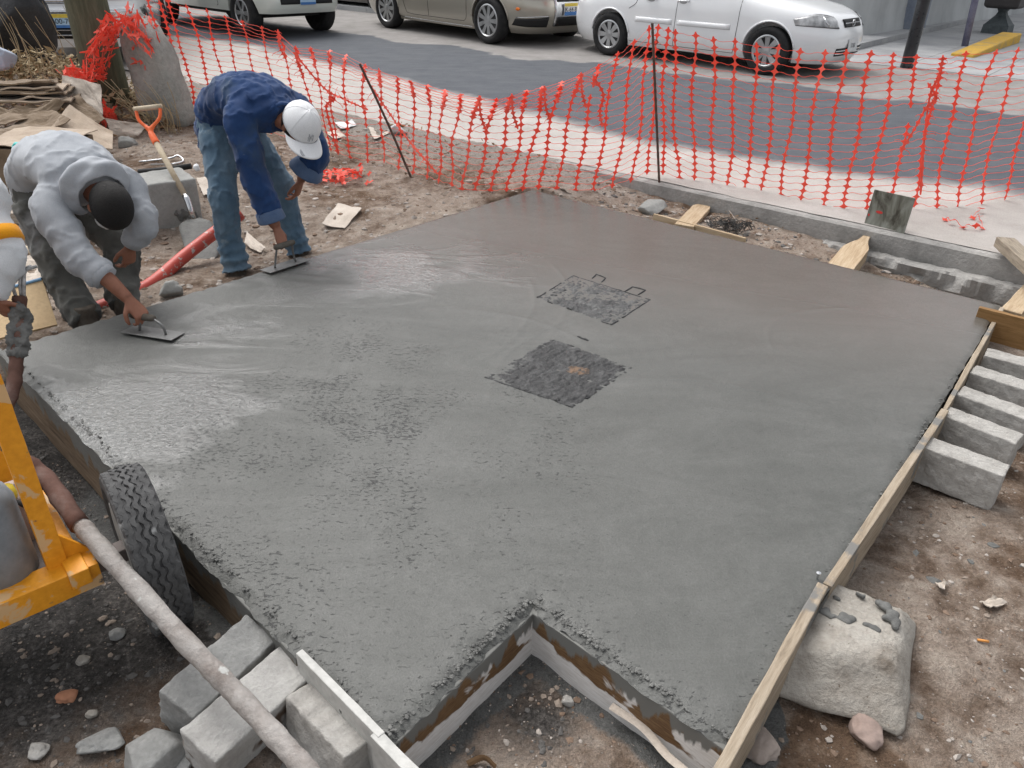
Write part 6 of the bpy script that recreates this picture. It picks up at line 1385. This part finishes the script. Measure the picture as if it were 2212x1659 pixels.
# litter
PLAST = pm('white_litter', [(.45, .45, .45), (.62, .62, .62)], 6, .5, .2, 40, .4)
for i, (pts, lab, mt) in enumerate((([(703, 285), (728, 278), (745, 292), (720, 300)], 'pale crumpled paper beside the brim of the white cap', CARDP), ([(722, 265), (760, 258), (770, 270), (735, 277)], 'white paper scrap lying beyond the white cap under the net', PLAST),
        ([(795, 275), (825, 262), (845, 285), (808, 300)], 'flat pale card lying under the leaning rebar post', CARDP), ([(1040, 262), (1078, 258), (1080, 266), (1045, 270)], 'flattened clear bottle lying on the dust beyond the net', PLAST), ([(690, 300), (705, 296), (715, 310), (700, 318)], 'tan carton scrap by the net foot near the white cap', CARD),
        ([(1190, 412), (1215, 406), (1235, 418), (1205, 425)], 'pale chip of cardboard just beyond the far slab corner', CARDP), ([(2115, 1300), (2145, 1285), (2175, 1300), (2140, 1312)], 'small tan cardboard scrap on the gravelly dirt past the big stone', CARDP), ([(2020, 1258), (2040, 1250), (2048, 1262), (2030, 1268)], 'tiny square tan scrap on the gravelly dirt past the block row', CARDP))):
    sheet('litter', GP(pts, .008), mt, lab, 'litter', .003, .012, 50+i, 6)
o = link('plastic_bag', rock_mesh(.10, .07, .07, 9, 3, .5), PLAST, None, Matrix.Translation(PG(855, 290)+Vector((0, 0, .04))), True); tag(o, 'crumpled white plastic bag under the sagging orange net', 'plastic bag')
mb = MB(); q = PG(2112, 1382, .006); mb.tube([q, q+Vector((.03, -.006, 0))], .004, 8); tag(mb.obj('cigarette_end', pm('orange_filter', [(.6, .25, .06), (.72, .33, .1)], 9, .7, .1), smooth=True), 'orange cigarette end on the gravelly dirt past the big stone', 'cigarette end')

# ------------------------------------------------------------------ stones
def stone(px, py, rx, ry, rz, label, mat=STONE, seed=0, sink=.5, rot=0., amp=.25, sub=4, flat=0.):
    q = PG(px, py); o = link('stone', rock_mesh(rx, ry, rz, seed, sub, amp, flat), mat, None, Matrix.Translation(q+Vector((0, 0, rz*(1-sink)))) @ Matrix.Rotation(rot, 4, 'Z'), True); return tag(o, label, 'stone')
# the big wedge-shaped stone beside the right-hand form
tops = [P(1783, 1252, .15), P(1948, 1302, .14), P(1955, 1420, .13), P(1690, 1440, .15)]; bots = [P(1762, 1300, .0), P(1960, 1330, -.02), P(1935, 1590, -.02), P(1672, 1490, -.02)]
bots = [P(1778, 1300, .0), P(1985, 1345, .0), P(1955, 1598, .02), P(1655, 1500, .02)]; tops = [P(1790, 1255, .13), P(1950, 1305, .12), P(1942, 1430, .13), P(1705, 1400, .14)]
bm = bmesh.new(); vb = [bm.verts.new(v) for v in bots]; vt = [bm.verts.new(v) for v in tops]
bm.faces.new(vb[::-1]); bm.faces.new(vt)
for i in range(4): bm.faces.new((vb[i], vb[(i+1) % 4], vt[(i+1) % 4], vt[i]))
bmesh.ops.recalc_face_normals(bm, faces=bm.faces[:]); bmesh.ops.bevel(bm, geom=bm.edges[:], offset=.02, segments=3, profile=.6, affect='EDGES')
for _ in range(3):
    es = [e for e in bm.edges if e.calc_length() > .03]; bmesh.ops.subdivide_edges(bm, edges=es, cuts=1, use_grid_fill=True)
bmesh.ops.triangulate(bm, faces=[f_ for f_ in bm.faces if len(f_.verts) > 4]); bm.normal_update()
for v in bm.verts: v.co += v.normal*(.012*mnoise.fractal(v.co*7, 1, 2, 5)+.004*mnoise.fractal(v.co*40, 1, 2, 3))
me = bpy.data.meshes.new('s'); bm.to_mesh(me); bm.free(); o = link('stone_block', me, STONE, smooth=True); tag(o, 'large pale wedge-shaped stone block splashed with mortar beside the form board', 'stone')
mb = MB(); rs_ = random.Random(12)
for (x0, y0, x1, y1, w_) in ((1770, 1318, 1825, 1338, .018), (1825, 1330, 1842, 1340, .02), (1905, 1310, 1940, 1345, .024), (1870, 1350, 1895, 1360, .013), (1922, 1330, 1942, 1352, .02), (1800, 1290, 1815, 1296, .009), (1850, 1282, 1870, 1290, .007)):
    for i in range(9):
        t = rs_.random(); q = P(x0+(x1-x0)*t, y0+(y1-y0)*t, .137); mb.blob(q+Vector((rs_.gauss(0, w_*.4), rs_.gauss(0, w_*.4), -.002)), w_*rs_.uniform(.4, .8), w_*rs_.uniform(.4, .8), .010, None, 8, 6)
organic('mortar_splash', mb, MORTAR, thing('mortar_patch', 'dark mortar blobs splashed on top of the big wedge-shaped stone', 'mortar', tuple(P(1850, 1330, .14))), .005, 1, .4)
mb = MB()
for i in range(26):
    t = rs_.random(); q = P(735+60*t, 1485+80*t, .135); mb.blob(q+Vector((rs_.gauss(0, .012), rs_.gauss(0, .012), .004)), rs_.uniform(.01, .022), rs_.uniform(.01, .022), rs_.uniform(.008, .016), None, 8, 6)
organic('mortar_splash', mb, MORTAR, thing('mortar_patch', 'fresh mortar lumps between the pale form board and the block beside it', 'mortar', tuple(P(760, 1520, .12))), .005, 1, .4, wrk(.003, 50))
stone(1405, 458, .13, .09, .06, 'whitish broken stone at the foot of the upright rebar post', OLDCON, 3, .5, .3, .35, 4)
stone(340, 1645, .085, .075, .07, 'smooth rounded grey stone at the end of the row of pale gravel', BLOCKD, 11, .6, .2, .12, 4)
stone(225, 1605, .065, .045, .02, 'flat angular grey stone chip beside the rounded grey stone', BLOCKD, 12, .5, .5, .35, 4)
stone(415, 1640, .02, .05, .02, 'narrow upright grey stone sliver between the rounded stone and block', BLOCKD, 13, .5, -.5, .2, 4)
stone(85, 1625, .03, .025, .02, 'small pale stone lying apart on the wet dark soil', BLOCK, 14, .5, .1, .3, 4)
stone(152, 1505, .028, .022, .016, 'small terracotta brick chip on the wet dark soil', pm('brick_chip', [(.36, .16, .09), (.46, .23, .14)], 7, .9, .4), 15, .5, .3, .35, 4)
stone(180, 1430, .022, .018, .014, 'small oval cream pebble on the wet dark soil', STONE, 16, .5, .3, .12, 4)
stone(200, 1545, .018, .013, .012, 'small square cream pebble near the brick chip', STONE, 17, .5, .3, .2, 4)
stone(255, 1375, .03, .022, .014, 'damp flat grey pebble under the crusted hose', BLOCKD, 18, .5, .3, .2, 4)
stone(1865, 1585, .05, .05, .03, 'pinkish stone poking out beside the base of the big stone', pm('pink_stone', [(.27, .20, .17), (.36, .28, .245)], 6, .9, .5), 19, .6, .3, .3, 4)
stone(1640, 1610, .06, .05, .03, 'half-buried pinkish stone beside the long form board below the big stone', pm('pink_stone2', [(.30, .25, .22), (.40, .34, .30)], 6, .9, .5), 20, .6, .9, .3, 4)
stone(1225, 1520, .018, .016, .016, 'small whitish pebble in the notch by the corner of boards', BLOCK, 21, .5, .3, .25, 4)
stone(1195, 425, .06, .04, .025, 'flat pinkish stone touching the far slab edge under the net', pm('pink_stone3', [(.34, .27, .24), (.44, .37, .33)], 6, .9, .5), 22, .5, .3, .3, 4)
stone(275, 318, .09, .07, .06, 'rounded whitish stone under the cardboard flap on the mound', OLDCON, 23, .5, .3, .2, 4)
stone(370, 635, .07, .06, .05, 'grey broken stone beneath the red pipe next to the slab', OLDCON, 24, .5, .3, .3, 4)
# corrugated strip in the notch
a, b = P(1320, 1525, .05), P(1480, 1665, .05); mb = MB(); mb.tube(crv([a, a.lerp(b, .4)+Vector((.01, .01, 0)), a.lerp(b, .75), b], 5), [(.004, .012)]*16, 8); tag(mb.obj('cardboard_strip', CARDP), 'thin cardboard strip edge sticking out of the soil in the notch', 'cardboard')
mb = MB(); a = PG(1010, 1650, .01); mb.tube(crv([a, a+Vector((.04, .01, .012)), a+Vector((.07, -.01, .006))], 4), [(.014, .004)]*9, 6); tag(mb.obj('dry_leaf', STRAW2), 'curled reddish leaf lying in the notch by the pale board', 'leaf')
# wire tangle and twigs in the strip below the kerb
mb = MB(); q = PG(1578, 500); rs_ = random.Random(5)
for i in range(26):
    pts = []; c_ = q+Vector((rs_.uniform(-.10, .10), rs_.uniform(-.05, .05), .01)); a0 = rs_.uniform(0, 6)
    for j in range(9): a0 += rs_.uniform(.3, 1.0); pts.append(c_+Vector((.07*math.cos(a0)*rs_.uniform(.5, 1.3), .05*math.sin(a0)*rs_.uniform(.5, 1.3), rs_.uniform(0, .07))))
    mb.tube(crv(pts, 3), .0022, 4)
tag(mb.obj('wire_tangle', WIRE), 'tangle of thin black wire in the dirt strip below the kerb', 'wire')
tb_ = [[PG(1522, 470, .02), PG(1560, 468, .05), PG(1600, 505, .02)], [PG(1575, 455, .03), PG(1592, 478, .05), PG(1605, 492, .02)], [PG(1520, 445, .03), PY(1545, 420, 5.6), PY(1556, 405, 5.65)], [PG(1545, 445, .03), PY(1535, 420, 5.6), PY(1522, 412, 5.6)], [PG(1550, 450, .03), PY(1570, 425, 5.55), PY(1590, 430, 5.5)]]
mb = MB()
for pts in tb_: mb.tube(crv(pts, 4), .003, 5)
tag(mb.obj('dry_twigs', pm('twig', [(.25, .21, .17), (.4, .35, .3)], 20, .9, .3)), 'thin pale dry twigs around the flat wooden stake', 'twigs', None, 'stuff')
# nails and a screw-eye on the right-hand boards
mb = MB(); q = P(1768, 1240, SL+.018); mb.lathe([(.001, .006), (.007, .005), (.007, 0), (.003, -.001), (.003, -.03)], 10, Matrix.Translation(q)); tag(mb.obj('nail', CHROME), 'shiny nail head where the two right-hand form boards meet', 'nail')

# ------------------------------------------------------------------ gravel, clods and crumbs (stuff)
def scatter(name, n, pick, size, mats, seed, label, zoff=0., flat=.7):
    r = random.Random(seed); mb = [MB() for _ in mats]; bm = bmesh.new(); bmesh.ops.create_icosphere(bm, subdivisions=1, radius=1); base = [v.co.copy() for v in bm.verts]; tri = [tuple(v.index for v in f_.verts) for f_ in bm.faces]; bm.free(); pts = []
    while len(pts) < n:
        p = pick(r)
        if p: pts.append(p)
    zz = gh(np.array([p[0] for p in pts]), np.array([p[1] for p in pts]))
    for (x, y), z_ in zip(pts, zz):
        s = size(r); M = Matrix.Rotation(r.uniform(0, 6.28), 3, 'Z') @ Matrix.Diagonal((s*r.uniform(.7, 1.3), s*r.uniform(.7, 1.3), s*flat*r.uniform(.6, 1.1))); c_ = Vector((x, y, z_-s*.05+zoff)); k_ = r.randrange(len(mats))
        mb[k_].add([c_+M @ (v*r.uniform(.6, 1.3)) for v in base], tri)
    for i, m in enumerate(mb): 
        if m.v: tag(m.obj(name, mats[i]), label, None, None, 'stuff')
def region(x0, x1, y0, y1, grow=.02, fn=None):
    def f(r):
        x, y = r.uniform(x0, x1), r.uniform(y0, y1)
        if float(inside(np.array([x]), np.array([y]), OUT)[0]) < grow or kd(x, y) > -.1: return None
        return (x, y) if fn is None or fn(x, y, r) else None
    return f
GR1 = pm('gravel_pale', [(.32, .28, .245), (.44, .40, .365)], 8, .95, .4); GR2 = pm('gravel_brown', [(.15, .10, .07), (.25, .18, .135)], 8, .95, .4); GR3 = pm('gravel_grey', [(.07, .066, .062), (.15, .142, .135)], 8, .9, .4); GR4 = pm('gravel_tan', [(.22, .175, .14), (.32, .265, .22)], 8, .95, .4)
sz = lambda a, b: (lambda r: a+(b-a)*r.random()**5)
scatter('gravel', 7000, region(.6, 3.4, .7, 3.6), sz(.0022, .012), [GR1, GR2, GR4], 1, 'loose gravel on the dirt right of the slab')
scatter('gravel', 6500, region(-2.4, .2, .55, 2.6), sz(.0022, .014), [GR3, GR3, GR4], 2, 'gravel and crumbs on the wet soil around the mixer')
scatter('gravel', 900, region(-.3, .6, .5, 1.5), sz(.0022, .012), [GR1, GR2], 3, 'gravel in the notch of the slab')
scatter('gravel', 6500, region(-3.4, 1.0, 3.2, 7.4), sz(.004, .024), [GR1, GR2, GR4, GR1], 4, 'gravel and clods on the dirt beyond the slab')
scatter('gravel', 1100, region(.6, 3.0, 3.9, 6.0), sz(.005, .030), [GR1, GR2, GR3], 5, 'gravel in the dirt strip below the kerb')
scatter('mortar_clods', 130, region(.95, 2.6, .8, 2.3), sz(.005, .026), [MORTAR], 6, 'dark mortar crumbs dropped on the dirt right of the slab', flat=.35)
# crumbly mortar along the near rims of the slab
def rim_crumbs(edges, n, seed):
    r = random.Random(seed); mb = MB(); bm = bmesh.new(); bmesh.ops.create_icosphere(bm, subdivisions=1, radius=1); base = [v.co.copy() for v in bm.verts]; tri = [tuple(v.index for v in f_.verts) for f_ in bm.faces]; bm.free()
    for _ in range(n):
        a, b, nin = r.choice(edges); p = a.lerp(b, r.random())+nin*(abs(r.gauss(0, .022))-.004); s = .0015+.0045*r.random()**2
        mb.add([p+Vector((v.x*s*r.uniform(.7, 1.4), v.y*s*r.uniform(.7, 1.4), v.z*s*.6-.003)) for v in base], tri)
    tag(mb.obj('mortar_crumbs', MORTAR), 'small mortar crumbs along the near edges of the slab', None, None, 'stuff')
def inn(a, b):
    d = (b-a).normalized(); n_ = Vector((-d.y, d.x, 0)); m_ = (a+b)/2+n_*.05
    return n_ if float(inside(np.array([m_.x]), np.array([m_.y]), OUT)[0]) < 0 else -n_
rim_crumbs([(OUT[i], OUT[i+1], inn(OUT[i], OUT[i+1])) for i in (0, 1, 2)]+[(OUT[3], OUT[3].lerp(OUT[4], .7), inn(OUT[3], OUT[4]))], 1500, 3)
